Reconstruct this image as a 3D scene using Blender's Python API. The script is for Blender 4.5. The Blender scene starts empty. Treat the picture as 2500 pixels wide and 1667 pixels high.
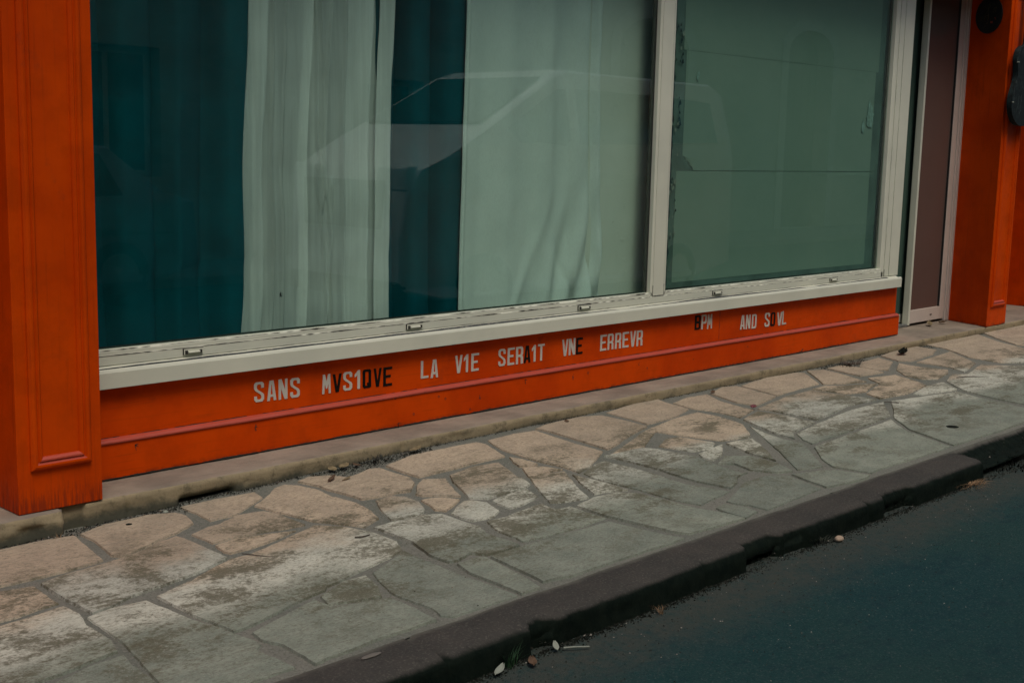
import bpy, bmesh, math, random
from mathutils import Vector, Matrix, noise as MN
from mathutils.geometry import tessellate_polygon
R_ = math.radians
random.seed(7)
sc = bpy.context.scene
col = sc.collection

# ------------------------------------------------------------------ camera
cam = bpy.data.objects.new('camera', bpy.data.cameras.new('camera'))
col.objects.link(cam)
cr = Vector((0.69601024, -0.71764898, 0.02344539)); cu = Vector((0.09218369, 0.12169091, 0.98827804)); cf = Vector((0.71208982, 0.68569036, -0.15085365))
M = Matrix((cr, cu, -cf)).transposed().to_4x4(); M.translation = Vector((0, -4.9928, 1.5804))
cam.matrix_world = M
cam.data.sensor_width = 36; cam.data.lens = 44.727; cam.data.clip_start = 0.05; cam.data.clip_end = 500
sc.camera = cam

# ------------------------------------------------------------------ sky, sun, exposure
SUN_EL, SUN_AZ = 62, 200      # degrees; azimuth is clockwise from +y
w = bpy.data.worlds.new('World'); sc.world = w; w.use_nodes = True
nt = w.node_tree; nt.nodes.clear()
sky = nt.nodes.new('ShaderNodeTexSky'); sky.sky_type = 'NISHITA'; sky.sun_disc = False
sky.sun_elevation = R_(SUN_EL); sky.sun_rotation = R_(SUN_AZ); sky.dust_density = 3.0; sky.air_density = 1.0; sky.ozone_density = 1.0
bg = nt.nodes.new('ShaderNodeBackground'); bg.inputs['Strength'].default_value = 0.11
out = nt.nodes.new('ShaderNodeOutputWorld')
nt.links.new(sky.outputs[0], bg.inputs[0]); nt.links.new(bg.outputs[0], out.inputs[0])
sl = bpy.data.lights.new('sun', 'SUN'); sl.energy = 1.3; sl.angle = R_(24); sl.color = (1.0, 0.92, 0.80)
sun = bpy.data.objects.new('sun', sl); col.objects.link(sun)
d = Vector((math.sin(R_(SUN_AZ)) * math.cos(R_(SUN_EL)), math.cos(R_(SUN_AZ)) * math.cos(R_(SUN_EL)), math.sin(R_(SUN_EL))))
sun.rotation_euler = d.to_track_quat('Z', 'Y').to_euler()
sc.view_settings.view_transform = 'Standard'; sc.view_settings.look = 'None'; sc.view_settings.gamma = 1
sc.view_settings.use_curve_mapping = False
sc.view_settings.exposure = 0.04
sc.cycles.transparent_max_bounces = 24; sc.cycles.max_bounces = 10; sc.cycles.caustics_reflective = False

# ------------------------------------------------------------------ node helper
class NT:
    def __init__(s, name):
        s.m = bpy.data.materials.new(name); s.m.use_nodes = True; s.t = s.m.node_tree; s.t.nodes.clear()
        s.out = s.n('ShaderNodeOutputMaterial'); s.tc = s.n('ShaderNodeTexCoord').outputs['Object']
    def n(s, k, **kw):
        n = s.t.nodes.new(k)
        for a, b in kw.items(): setattr(n, a, b)
        return n
    def put(s, sock, v):
        if hasattr(v, 'is_output') or isinstance(v, bpy.types.NodeSocket): s.t.links.new(v, sock)
        elif isinstance(v, (tuple, list)) and sock.type == 'RGBA' and len(v) == 3: sock.default_value = (*v, 1)
        else: sock.default_value = v
    def map(s, scale=(1, 1, 1), rot=(0, 0, 0), loc=(0, 0, 0)):
        n = s.n('ShaderNodeMapping'); s.put(n.inputs[0], s.tc)
        n.inputs['Scale'].default_value = scale; n.inputs['Rotation'].default_value = rot; n.inputs['Location'].default_value = loc
        return n.outputs[0]
    def noise(s, scale, detail=4, rough=.55, vec=None, dist=0, color=False):
        n = s.n('ShaderNodeTexNoise'); s.put(n.inputs['Vector'], vec or s.tc)
        n.inputs['Scale'].default_value = scale; n.inputs['Detail'].default_value = detail; n.inputs['Roughness'].default_value = rough
        n.inputs['Distortion'].default_value = dist
        return n.outputs['Color' if color else 'Fac']
    def voro(s, scale, vec=None, feature='F1', rnd=1):
        n = s.n('ShaderNodeTexVoronoi'); n.feature = feature; s.put(n.inputs['Vector'], vec or s.tc)
        n.inputs['Scale'].default_value = scale; n.inputs['Randomness'].default_value = rnd
        return n.outputs['Distance'], (n.outputs['Color'] if feature == 'F1' else None)
    def step(s, f, a, b, lo=0.0, hi=1.0):
        n = s.n('ShaderNodeMapRange', interpolation_type='SMOOTHSTEP'); s.put(n.inputs['Value'], f)
        n.inputs['From Min'].default_value = a; n.inputs['From Max'].default_value = b
        n.inputs['To Min'].default_value = lo; n.inputs['To Max'].default_value = hi
        return n.outputs[0]
    def math(s, op, a, b=0.0, c=None):
        n = s.n('ShaderNodeMath', operation=op); s.put(n.inputs[0], a); s.put(n.inputs[1], b)
        if c is not None: s.put(n.inputs[2], c)
        return n.outputs[0]
    def mix(s, f, a, b, blend='MIX'):
        n = s.n('ShaderNodeMix', data_type='RGBA', blend_type=blend); s.put(n.inputs[0], f); s.put(n.inputs[6], a); s.put(n.inputs[7], b)
        return n.outputs[2]
    def xyz(s):
        n = s.n('ShaderNodeSeparateXYZ'); s.put(n.inputs[0], s.tc); return n.outputs
    def bump(s, h, strength=.3, dist=.01, nrm=None):
        n = s.n('ShaderNodeBump'); s.put(n.inputs['Height'], h); n.inputs['Strength'].default_value = strength; n.inputs['Distance'].default_value = dist
        if nrm: s.put(n.inputs['Normal'], nrm)
        return n.outputs[0]
    def bsdf(s, color, rough=.5, nrm=None, spec=.5, metal=0, **kw):
        n = s.n('ShaderNodeBsdfPrincipled'); s.put(n.inputs['Base Color'], color); s.put(n.inputs['Roughness'], rough)
        s.put(n.inputs['Specular IOR Level'], spec); s.put(n.inputs['Metallic'], metal)
        if nrm: s.put(n.inputs['Normal'], nrm)
        for k, v in kw.items(): s.put(n.inputs[k], v)
        return n.outputs[0]
    def end(s, sh):
        s.t.links.new(sh, s.out.inputs[0]); return s.m
def plain(name, c, rough=.5, spec=.5, metal=0, var=.12, scale=12):
    t = NT(name); f = t.noise(scale, 5)
    k = t.mix(t.step(f, .3, .7), tuple(v * (1 - var) for v in c), tuple(min(1, v * (1 + var)) for v in c))
    return t.end(t.bsdf(k, rough, t.bump(t.noise(scale * 8, 3), .06, .003), spec, metal))

MT = {}
def orange_paint(name, a, b, grain, streak=False):
    t = NT(name)
    k = t.mix(t.step(t.noise(1.7, 5, .6), .35, .68), a, b)
    k = t.mix(t.step(t.noise(4.5, 6, .7, t.map((1, 1, 1), loc=(9, 2, 4))), .44, .66, 0, .30), k, tuple(v * .62 + q for v, q in zip(b, (0, .006, .001))))
    gv = t.map((3, 40, 90) if grain == 'h' else (60, 60, 2.5))
    gr = t.noise(1.0, 5, .6, gv)
    k = t.mix(t.step(gr, .52, .85, 0, .38), k, (.13, .018, .006))
    spots = t.noise(34, 4, .7)
    k = t.mix(t.step(spots, .70, .78, 0, .55), k, (.07, .015, .008))
    k = t.mix(t.step(t.noise(5, 6, .7), .60, .78, 0, .45), k, (.20, .035, .016))
    x, y, z = t.xyz()
    if streak:
        st = t.noise(1.0, 5, .75, t.map((80, 80, 6)))
        zz = t.step(z, .33, .10)
        k = t.mix(t.math('MULTIPLY', t.step(t.math('ADD', st, t.math('MULTIPLY', zz, .22)), .60, .80), t.math('MULTIPLY', zz, .6)), k, (.09, .018, .012))
    else:
        zz = t.step(z, .135, .10); st = t.noise(14, 5, .7)
        k = t.mix(t.math('MULTIPLY', zz, t.step(st, .42, .62, 0, .75)), k, (.05, .02, .012))
    nr = t.bump(gr, .22, .002, t.bump(t.noise(2.2, 3), .12, .03))
    return t.end(t.bsdf(k, t.step(spots, .3, .7, .42, .6), nr, .07))
MT['orange'] = orange_paint('orange_paint', (.66, .064, .0003), (.54, .044, .0003), 'h')
MT['orange_clean'] = orange_paint('orange_clean_paint', (.62, .062, .0003), (.48, .041, .0003), 'v')
MT['orange_pillar'] = orange_paint('orange_pillar_paint', (.62, .062, .0003), (.50, .043, .0003), 'v', True)
def pink():
    t = NT('faded_pink_paint')
    k = t.mix(t.step(t.noise(1.0, 5, .65, t.map((6, 60, 60))), .35, .7), (.44, .068, .040), (.40, .055, .024))
    k = t.mix(t.step(t.noise(1, 5, .7, t.map((25, 90, 90))), .60, .75, 0, .6), k, (.38, .14, .11))
    k = t.mix(t.step(t.noise(1, 5, .7, t.map((9, 90, 90), loc=(3, 1, 2))), .62, .72, 0, .6), k, (.07, .03, .025))
    return t.end(t.bsdf(k, .5, t.bump(t.noise(60, 4), .3, .002)))
MT['pink'] = pink()
def white_paint(name, a, b):
    t = NT(name)
    k = t.mix(t.step(t.noise(2.3, 5, .6), .3, .7), a, b)
    k = t.mix(t.step(t.noise(22, 6, .75), .66, .76, 0, .45), k, (.22, .20, .16))
    k = t.mix(t.step(t.noise(60, 3, .6), .74, .78, 0, .8), k, (.08, .07, .055))
    return t.end(t.bsdf(k, .45, t.bump(t.noise(9, 6, .6), .12, .006), .4))
MT['white'] = white_paint('cream_white_paint', (.68, .69, .56), (.61, .625, .51))
MT['white_pink'] = white_paint('pinkish_white_paint', (.60, .52, .45), (.54, .47, .41))
def chipped():
    t = NT('chipped_dark_edge')
    n = t.noise(1, 6, .7, t.map((30, 120, 120)))
    k = t.mix(t.step(n, .54, .64), (.030, .036, .038), (.30, .29, .24))
    return t.end(t.bsdf(k, .8, t.bump(n, .5, .003)))
MT['chip'] = chipped()
MT['seam'] = plain('dark_seam', (.028, .026, .02), .9)
MT['rubber'] = plain('black_gasket', (.010, .012, .011), .6)
MT['metal'] = plain('worn_grey_metal', (.22, .23, .22), .45, .5, .6)
MT['vinyl_light'] = white_paint('cream_lettering', (.62, .58, .50), (.54, .51, .44))
MT['vinyl_black'] = plain('black_lettering', (.006, .005, .003), .6, .15)
def glass(name, tint, rough=0.0, f0=.05):
    t = NT(name)
    g = t.n('ShaderNodeNewGeometry')
    dp = t.n('ShaderNodeVectorMath', operation='DOT_PRODUCT'); t.put(dp.inputs[0], g.outputs['Incoming']); t.put(dp.inputs[1], g.outputs['Normal'])
    c = t.math('ABSOLUTE', dp.outputs['Value'])
    p = t.math('POWER', t.math('SUBTRACT', 1.0, c), 5.0)
    F = t.math('ADD', t.math('MULTIPLY', p, 1 - f0), f0)
    tr = t.n('ShaderNodeBsdfTransparent'); t.put(tr.inputs[0], tint)
    gl = t.n('ShaderNodeBsdfGlossy'); t.put(gl.inputs['Roughness'], rough); t.put(gl.inputs['Color'], (1, 1, 1))
    mx = t.n('ShaderNodeMixShader'); t.put(mx.inputs[0], F); t.put(mx.inputs[1], tr.outputs[0]); t.put(mx.inputs[2], gl.outputs[0])
    return t.end(mx.outputs[0])
MT['glass'] = glass('window_glass', (.885, .98, .95), 0, .055)
def opaque_pane(name, c):
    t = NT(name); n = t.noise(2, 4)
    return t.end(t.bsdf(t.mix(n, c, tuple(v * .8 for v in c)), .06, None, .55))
MT['glass_brown'] = opaque_pane('brown_glass_painted_reflection', (.13, .090, .076))  # opaque brown base stands in for the pinkish-grey reflection on the door glass
MT['glass_green'] = opaque_pane('green_filmed_glass', (.07, .12, .095))

def cloth(name, a, b, weave=220, slub=False, sheer=0.0, rough=.9, trans=.0):
    t = NT(name)
    k = t.mix(t.step(t.noise(3, 5, .6), .3, .7), a, b)
    wv = t.noise(1, 2, .5, t.map((weave, 3, 60)))
    k = t.mix(t.step(wv, .45, .65, 0, .06 if slub else .14), k, tuple(v * .62 for v in a))
    if slub:
        s1 = t.noise(1, 3, .6, t.map((200, 3, 9), loc=(5, 0, 0))); k = t.mix(t.step(s1, .60, .70, 0, .6), k, (.95, .95, .92))
        s2 = t.noise(1, 3, .6, t.map((26, 3, 300), loc=(1, 0, 2))); k = t.mix(t.step(s2, .66, .72, 0, .45), k, (.80, .82, .78))
    sh = t.bsdf(k, rough, t.bump(t.noise(7, 4), .15, .01), .1)
    if trans:
        tl = t.n('ShaderNodeBsdfTranslucent'); t.put(tl.inputs[0], k)
        m = t.n('ShaderNodeMixShader'); t.put(m.inputs[0], trans); t.put(m.inputs[1], sh); t.put(m.inputs[2], tl.outputs[0]); sh = m.outputs[0]
    if sheer:
        tp = t.n('ShaderNodeBsdfTransparent'); dn = t.step(t.noise(1, 3, .6, t.map((26, 3, .8))), .35, .65, sheer + .06, sheer - .06)
        m = t.n('ShaderNodeMixShader'); t.put(m.inputs[0], dn); t.put(m.inputs[1], sh); t.put(m.inputs[2], tp.outputs[0]); sh = m.outputs[0]
    return t.end(sh)
MT['teal'] = cloth('dark_teal_cloth', (.0010, .088, .112), (.0008, .062, .080))
MT['sheer'] = cloth('sheer_white_cloth', (.92, .90, .85), (.84, .83, .78), slub=True, sheer=.40, trans=.12)
MT['cotton'] = cloth('white_cotton_cloth', (.78, .80, .74), (.72, .75, .69), trans=.1)
def paper():
    t = NT('greenish_window_paper')
    k = t.mix(t.step(t.noise(1.1, 5, .6), .3, .72), (.245, .31, .25), (.21, .285, .23))
    k = t.mix(t.step(t.noise(60, 2), .5, .8, 0, .2), k, (.25, .30, .25))
    return t.end(t.bsdf(k, .7, t.bump(t.noise(1.5, 3), .12, .03), .2))
MT['paper'] = paper()
MT['tape'] = plain('peeling_dark_tape', (.012, .035, .040), .5, var=.5, scale=30)
def plaster():
    t = NT('white_plaster')
    k = t.mix(t.step(t.noise(2, 5), .3, .7), (.66, .66, .57), (.58, .59, .50))
    k = t.mix(t.step(t.noise(28, 5, .7), .68, .75, 0, .7), k, (.15, .15, .12))
    b = t.bump(t.step(t.noise(14, 4, .6, dist=.6), .55, .85), .35, .006, t.bump(t.noise(70, 4), .2, .003))
    return t.end(t.bsdf(k, .8, b))
MT['plaster'] = plaster()

# ---- ground materials
def paver():
    t = NT('limestone_paving')
    at_ = t.n('ShaderNodeAttribute'); at_.attribute_name = 'tint'; tint = at_.outputs['Fac']
    x, y, z = t.xyz()
    big = t.noise(1.6, 5, .6)
    # pink-beige stone by the wall, pale band, then grey-green stone by the kerb
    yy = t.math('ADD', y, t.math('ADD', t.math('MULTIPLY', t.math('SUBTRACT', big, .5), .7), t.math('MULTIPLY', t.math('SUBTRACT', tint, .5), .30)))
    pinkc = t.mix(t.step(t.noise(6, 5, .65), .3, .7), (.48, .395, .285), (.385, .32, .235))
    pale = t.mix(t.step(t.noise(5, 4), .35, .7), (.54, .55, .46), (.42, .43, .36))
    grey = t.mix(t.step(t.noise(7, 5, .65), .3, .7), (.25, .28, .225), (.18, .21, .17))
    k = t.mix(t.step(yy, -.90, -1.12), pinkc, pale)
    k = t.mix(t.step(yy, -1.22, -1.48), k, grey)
    k = t.mix(1, k, t.mix(tint, (.82, .82, .82), (1.08, 1.06, 1.04)), 'MULTIPLY')
    # layered streaks of the slabs
    sv = t.map((2.2, 16, 6), rot=(0, 0, .28)); st = t.noise(1, 6, .68, sv, .4)
    k = t.mix(t.step(st, .55, .72, 0, .38), k, (.15, .145, .115))
    # lichen and grime blotches, strongest in the middle of the pavement
    mid = t.math('MULTIPLY', t.step(y, -.45, -.85), t.step(y, -2.05, -1.5))
    l1 = t.noise(2.6, 7, .72, t.map((1, 1.9, 1), rot=(0, 0, .2), loc=(4.2, 1.7, 0)), .25)
    fine = t.noise(46, 6, .8)
    lm = t.step(t.math('ADD', l1, t.math('ADD', t.math('MULTIPLY', t.math('SUBTRACT', fine, .5), .62), t.math('MULTIPLY', mid, .05))), .50, .66)
    k = t.mix(t.math('MULTIPLY', lm, t.step(mid, 0, 1, .25, .85)), k, (.088, .082, .048))
    l2 = t.noise(9, 6, .75, t.map((1, 2.2, 1), rot=(0, 0, .3), loc=(1, 5, 0)), .3)
    k = t.mix(t.math('MULTIPLY', t.step(l2, .56, .68), .38), k, (.11, .11, .08))
    pits = t.noise(85, 4, .6); k = t.mix(t.step(pits, .66, .74, 0, .6), k, (.07, .07, .055))
    g1 = t.noise(75, 7, .85, t.map((.7, 1.5, 1), rot=(0, 0, .25))); k = t.mix(t.step(g1, .46, .64, 0, .66), k, (.085, .080, .055))
    g2 = t.noise(120, 4, .8, t.map((1, 1, 1), loc=(3, 3, 3))); k = t.mix(t.step(g2, .52, .72, 0, .35), k, (.50, .48, .42))
    nr = t.bump(st, .55, .012, t.bump(fine, .35, .004, t.bump(pits, .3, -.004)))
    return t.end(t.bsdf(k, .85, nr, .3))
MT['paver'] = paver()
def mortar():
    t = NT('grey_mortar')
    dd, cc = t.voro(150); n = t.noise(95, 6, .85)
    k = t.mix(t.step(t.noise(2.5, 4), .3, .7), (.16, .168, .14), (.20, .198, .165))
    k = t.mix(t.step(n, .48, .66, 0, .7), k, (.055, .06, .052))
    k = t.mix(t.step(cc, .6, .95, 0, .35), k, (.30, .29, .25))
    return t.end(t.bsdf(k, .95, t.bump(n, .8, .006, t.bump(dd, .5, -.004)), .2))
MT['mortar'] = mortar()
def ledge_mats():
    t = NT('ledge_stone_top')
    k = t.mix(t.step(t.noise(3, 6, .65), .3, .7), (.31, .26, .20), (.19, .16, .125))
    st = t.noise(1, 6, .7, t.map((4, 26, 20))); k = t.mix(t.step(st, .5, .72, 0, .5), k, (.14, .12, .09))
    k = t.mix(t.step(t.noise(50, 5, .7), .62, .72, 0, .6), k, (.06, .055, .04))
    top = t.end(t.bsdf(k, .85, t.bump(st, .6, .008, t.bump(t.noise(60, 5), .4, .004)), .3))
    t = NT('ledge_stone_face')
    x, y, z = t.xyz()
    k = t.mix(t.step(t.noise(4, 6, .65), .3, .72), (.31, .25, .15), (.23, .19, .115))
    k = t.mix(t.step(t.noise(11, 7, .8), .50, .66, 0, .75), k, (.11, .095, .06))
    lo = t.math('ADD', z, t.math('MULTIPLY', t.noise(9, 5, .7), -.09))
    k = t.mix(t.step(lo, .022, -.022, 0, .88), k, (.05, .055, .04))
    k = t.mix(t.step(t.noise(55, 5, .7), .63, .72, 0, .5), k, (.07, .06, .04))
    face = t.end(t.bsdf(k, .85, t.bump(t.noise(12, 7, .65), .7, .012, t.bump(t.noise(80, 4), .3, .003)), .3))
    return top, face
MT['ledge_top'], MT['ledge_face'] = ledge_mats()
def kerb_mat():
    t = NT('dark_kerb_stone')
    n = t.noise(4, 6, .65); f = t.noise(110, 4, .65)
    k = t.mix(t.step(n, .3, .7), (.062, .057, .050), (.045, .044, .040))
    k = t.mix(t.step(f, .50, .72, 0, .65), k, (.12, .11, .095)); k = t.mix(t.step(t.noise(60, 6, .85), .52, .7, 0, .6), k, (.02, .02, .018))
    k = t.mix(t.step(t.math('ADD', t.xyz()[1], t.math('MULTIPLY', t.noise(12, 5, .7), .05)), -2.04, -1.995), k, (.14, .14, .115))
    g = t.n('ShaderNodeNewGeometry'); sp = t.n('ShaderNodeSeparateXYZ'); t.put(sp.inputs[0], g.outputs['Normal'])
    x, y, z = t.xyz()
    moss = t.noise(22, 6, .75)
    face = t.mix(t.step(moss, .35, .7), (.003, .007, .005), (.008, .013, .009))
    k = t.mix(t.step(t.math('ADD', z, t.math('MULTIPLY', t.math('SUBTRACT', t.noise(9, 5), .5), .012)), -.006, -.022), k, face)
    return t.end(t.bsdf(k, .88, t.bump(f, .5, .004, t.bump(moss, .4, .01)), .08))
MT['kerb'] = kerb_mat()
def asphalt():
    t = NT('dark_asphalt')
    x, y, z = t.xyz()
    n = t.noise(.9, 5, .6); f = t.noise(130, 4, .7); vd, vc = t.voro(170)
    k = t.mix(t.step(n, .35, .68), (.011, .049, .052), (.017, .054, .050))
    k = t.mix(t.step(f, .5, .70, 0, .8), k, (.055, .085, .085)); k = t.mix(t.step(t.noise(95, 5, .8, t.map((1, 1, 1), loc=(7, 2, 0))), .52, .70, 0, .7), k, (.004, .012, .014))
    k = t.mix(t.step(vc, .78, .95, 0, .45), k, (.10, .115, .11))
    rr = t.noise(24, 6, .8); k = t.mix(t.step(rr, .48, .72, 0, .5), k, (.030, .058, .060))
    patches = t.noise(7, 6, .7, t.map((1, 2, 1), rot=(0, 0, .2)))
    k = t.mix(t.step(patches, .50, .70, 0, .4), k, (.007, .026, .038))
    edge = t.step(t.math('ADD', y, t.math('MULTIPLY', t.noise(6, 5, .7), .36)), -2.52, -2.16)
    k = t.mix(t.math('MULTIPLY', edge, t.step(t.noise(26, 6, .75), .30, .58, .25, .85)), k, (.066, .070, .058))
    nr = t.bump(f, 1.0, .008, t.bump(rr, .7, .012))
    return t.end(t.bsdf(k, .9, nr, .12))
MT['asphalt'] = asphalt()
MT['soil'] = plain('dark_soil', (.030, .032, .026), 1, .1, 0, .6, 40)
MT['soil_dark'] = plain('black_moss', (.010, .012, .009), 1, .1, 0, .6, 40)
MT['leaf'] = plain('dry_leaf', (.20, .155, .085), .7, .3, 0, .3, 60)
MT['leaf_brown'] = plain('brown_leaf', (.10, .06, .035), .7, .3, 0, .3, 60)
MT['straw'] = plain('dry_straw', (.26, .16, .08), .8)
MT['grass'] = plain('green_grass', (.02, .065, .022), .7)
MT['twig'] = plain('grey_twig', (.055, .045, .035), .8)
MT['scrap'] = plain('pale_scrap', (.26, .28, .23), .8, .2)
MT['grit'] = plain('pale_grit', (.22, .20, .17), .9, var=.5, scale=3)

# ------------------------------------------------------------------ mesh helpers
class MB:
    def __init__(s): s.v = []; s.f = []; s.mi = []
    def add(s, vs, fs, mi=0):
        o = len(s.v); s.v += [tuple(v) for v in vs]; s.f += [tuple(i + o for i in f) for f in fs]; s.mi += [mi] * len(fs); return s
    def box(s, x0, x1, y0, y1, z0, z1, mi=0):
        v = [(x, y, z) for x in (x0, x1) for y in (y0, y1) for z in (z0, z1)]
        return s.add(v, [(0, 1, 3, 2), (4, 6, 7, 5), (0, 4, 5, 1), (2, 3, 7, 6), (0, 2, 6, 4), (1, 5, 7, 3)], mi)
    def prism(s, prof, a, b, axis='x', mi=None, caps=True):
        n = len(prof)
        def P(p, t): return {'x': (t, p[0], p[1]), 'z': (p[0], p[1], t), 'y': (p[0], t, p[1])}[axis]
        vs = [P(p, a) for p in prof] + [P(p, b) for p in prof]
        o = len(s.v); s.v += vs
        for i in range(n):
            j = (i + 1) % n; s.f.append((o + i, o + j, o + n + j, o + n + i)); s.mi.append(mi[i] if mi else 0)
        if caps:
            s.f.append(tuple(o + i for i in range(n))[::-1]); s.f.append(tuple(o + n + i for i in range(n))); s.mi += [mi[0] if mi else 0] * 2
        return s
    def grid(s, pts, mi=0, wrap=False):
        h = len(pts); wd = len(pts[0]); o = len(s.v)
        for r in pts: s.v += [tuple(p) for p in r]
        for i in range(h - 1):
            for j in range(wd if wrap else wd - 1):
                k = (j + 1) % wd
                s.f.append((o + i * wd + j, o + i * wd + k, o + (i + 1) * wd + k, o + (i + 1) * wd + j)); s.mi.append(mi(i, j) if callable(mi) else mi)
        return s
    def tube(s, pts, r, n=6, mi=0):
        pts = [Vector(p) for p in pts]; rings = []
        for i, p in enumerate(pts):
            dr = (pts[min(i + 1, len(pts) - 1)] - pts[max(i - 1, 0)]).normalized()
            a = dr.cross(Vector((0, 0, 1))); a = a.normalized() if a.length > 1e-4 else Vector((1, 0, 0)); b = dr.cross(a)
            rr = r[i] if isinstance(r, (list, tuple)) else r
            rings.append([p + (a * math.cos(2 * math.pi * k / n) + b * math.sin(2 * math.pi * k / n)) * rr for k in range(n)])
        s.grid(rings, mi, True)
        o = len(s.v); s.v += [tuple(q) for q in rings[0] + rings[-1]]
        s.f.append(tuple(range(o, o + n))[::-1]); s.f.append(tuple(range(o + n, o + 2 * n))); s.mi += [mi, mi]
        return s
    def poly(s, loops, place, depth, mi=0):
        """filled outline with holes given in 2D, `place(u,v,d)` maps it to 3D; front at d=0, back at d=depth"""
        flat = [p for l in loops for p in l]
        tris = tessellate_polygon([[Vector((p[0], p[1], 0)) for p in l] for l in loops])
        s.add([place(p[0], p[1], 0) for p in flat], [tuple(t) for t in tris], mi)
        for l in loops:
            n = len(l)
            s.add([place(p[0], p[1], 0) for p in l] + [place(p[0], p[1], depth) for p in l], [(i, (i + 1) % n, n + (i + 1) % n, n + i) for i in range(n)], mi)
        return s
    def build(s, name, mats, parent=None, bevel=0, smooth=False, seg=2):
        me = bpy.data.meshes.new(name); me.from_pydata(s.v, [], s.f)
        if not isinstance(mats, (list, tuple)): mats = [mats]
        for m in mats: me.materials.append(m)
        me.polygons.foreach_set('material_index', s.mi)
        bm = bmesh.new(); bm.from_mesh(me); bmesh.ops.recalc_face_normals(bm, faces=bm.faces); bm.to_mesh(me); bm.free()
        if smooth: me.polygons.foreach_set('use_smooth', [True] * len(me.polygons))
        o = bpy.data.objects.new(name, me); col.objects.link(o)
        if parent:
            o.parent = parent; o.matrix_parent_inverse = base_inv(parent)
        if bevel:
            b = o.modifiers.new('bevel', 'BEVEL'); b.width = bevel; b.segments = seg; b.limit_method = 'ANGLE'; b.angle_limit = R_(40)
        return o
def world_of(o):
    m = Matrix.Translation(o.location)
    return m
def base_inv(p):
    m = Matrix.Identity(4); q = p
    while q is not None:
        m = Matrix.Translation(q.location) @ q.matrix_parent_inverse @ m if False else m
        q = q.parent
    # parents are either Empties at a location or meshes at the origin under such an Empty
    if p.type == 'EMPTY': return Matrix.Translation(p.location).inverted()
    return Matrix.Identity(4)
def tag(o, label=None, cat=None, group=None, kind=None):
    if label: o['label'] = label
    if cat: o['category'] = cat
    if group: o['group'] = group
    if kind: o['kind'] = kind
    return o
def thing(name, loc, label, cat, group=None):
    o = bpy.data.objects.new(name, None); col.objects.link(o); o.location = loc; o.empty_display_size = .1
    return tag(o, label, cat, group)
def hnoise(x, y, s): return MN.noise(Vector((x * s, y * s, s * 1.7)))
def gz(x, y):
    return .045 * min(max((x - 2.4) / 1.8, 0), 1) * min(max((y + 2.0) / 1.75, 0), 1)

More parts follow.
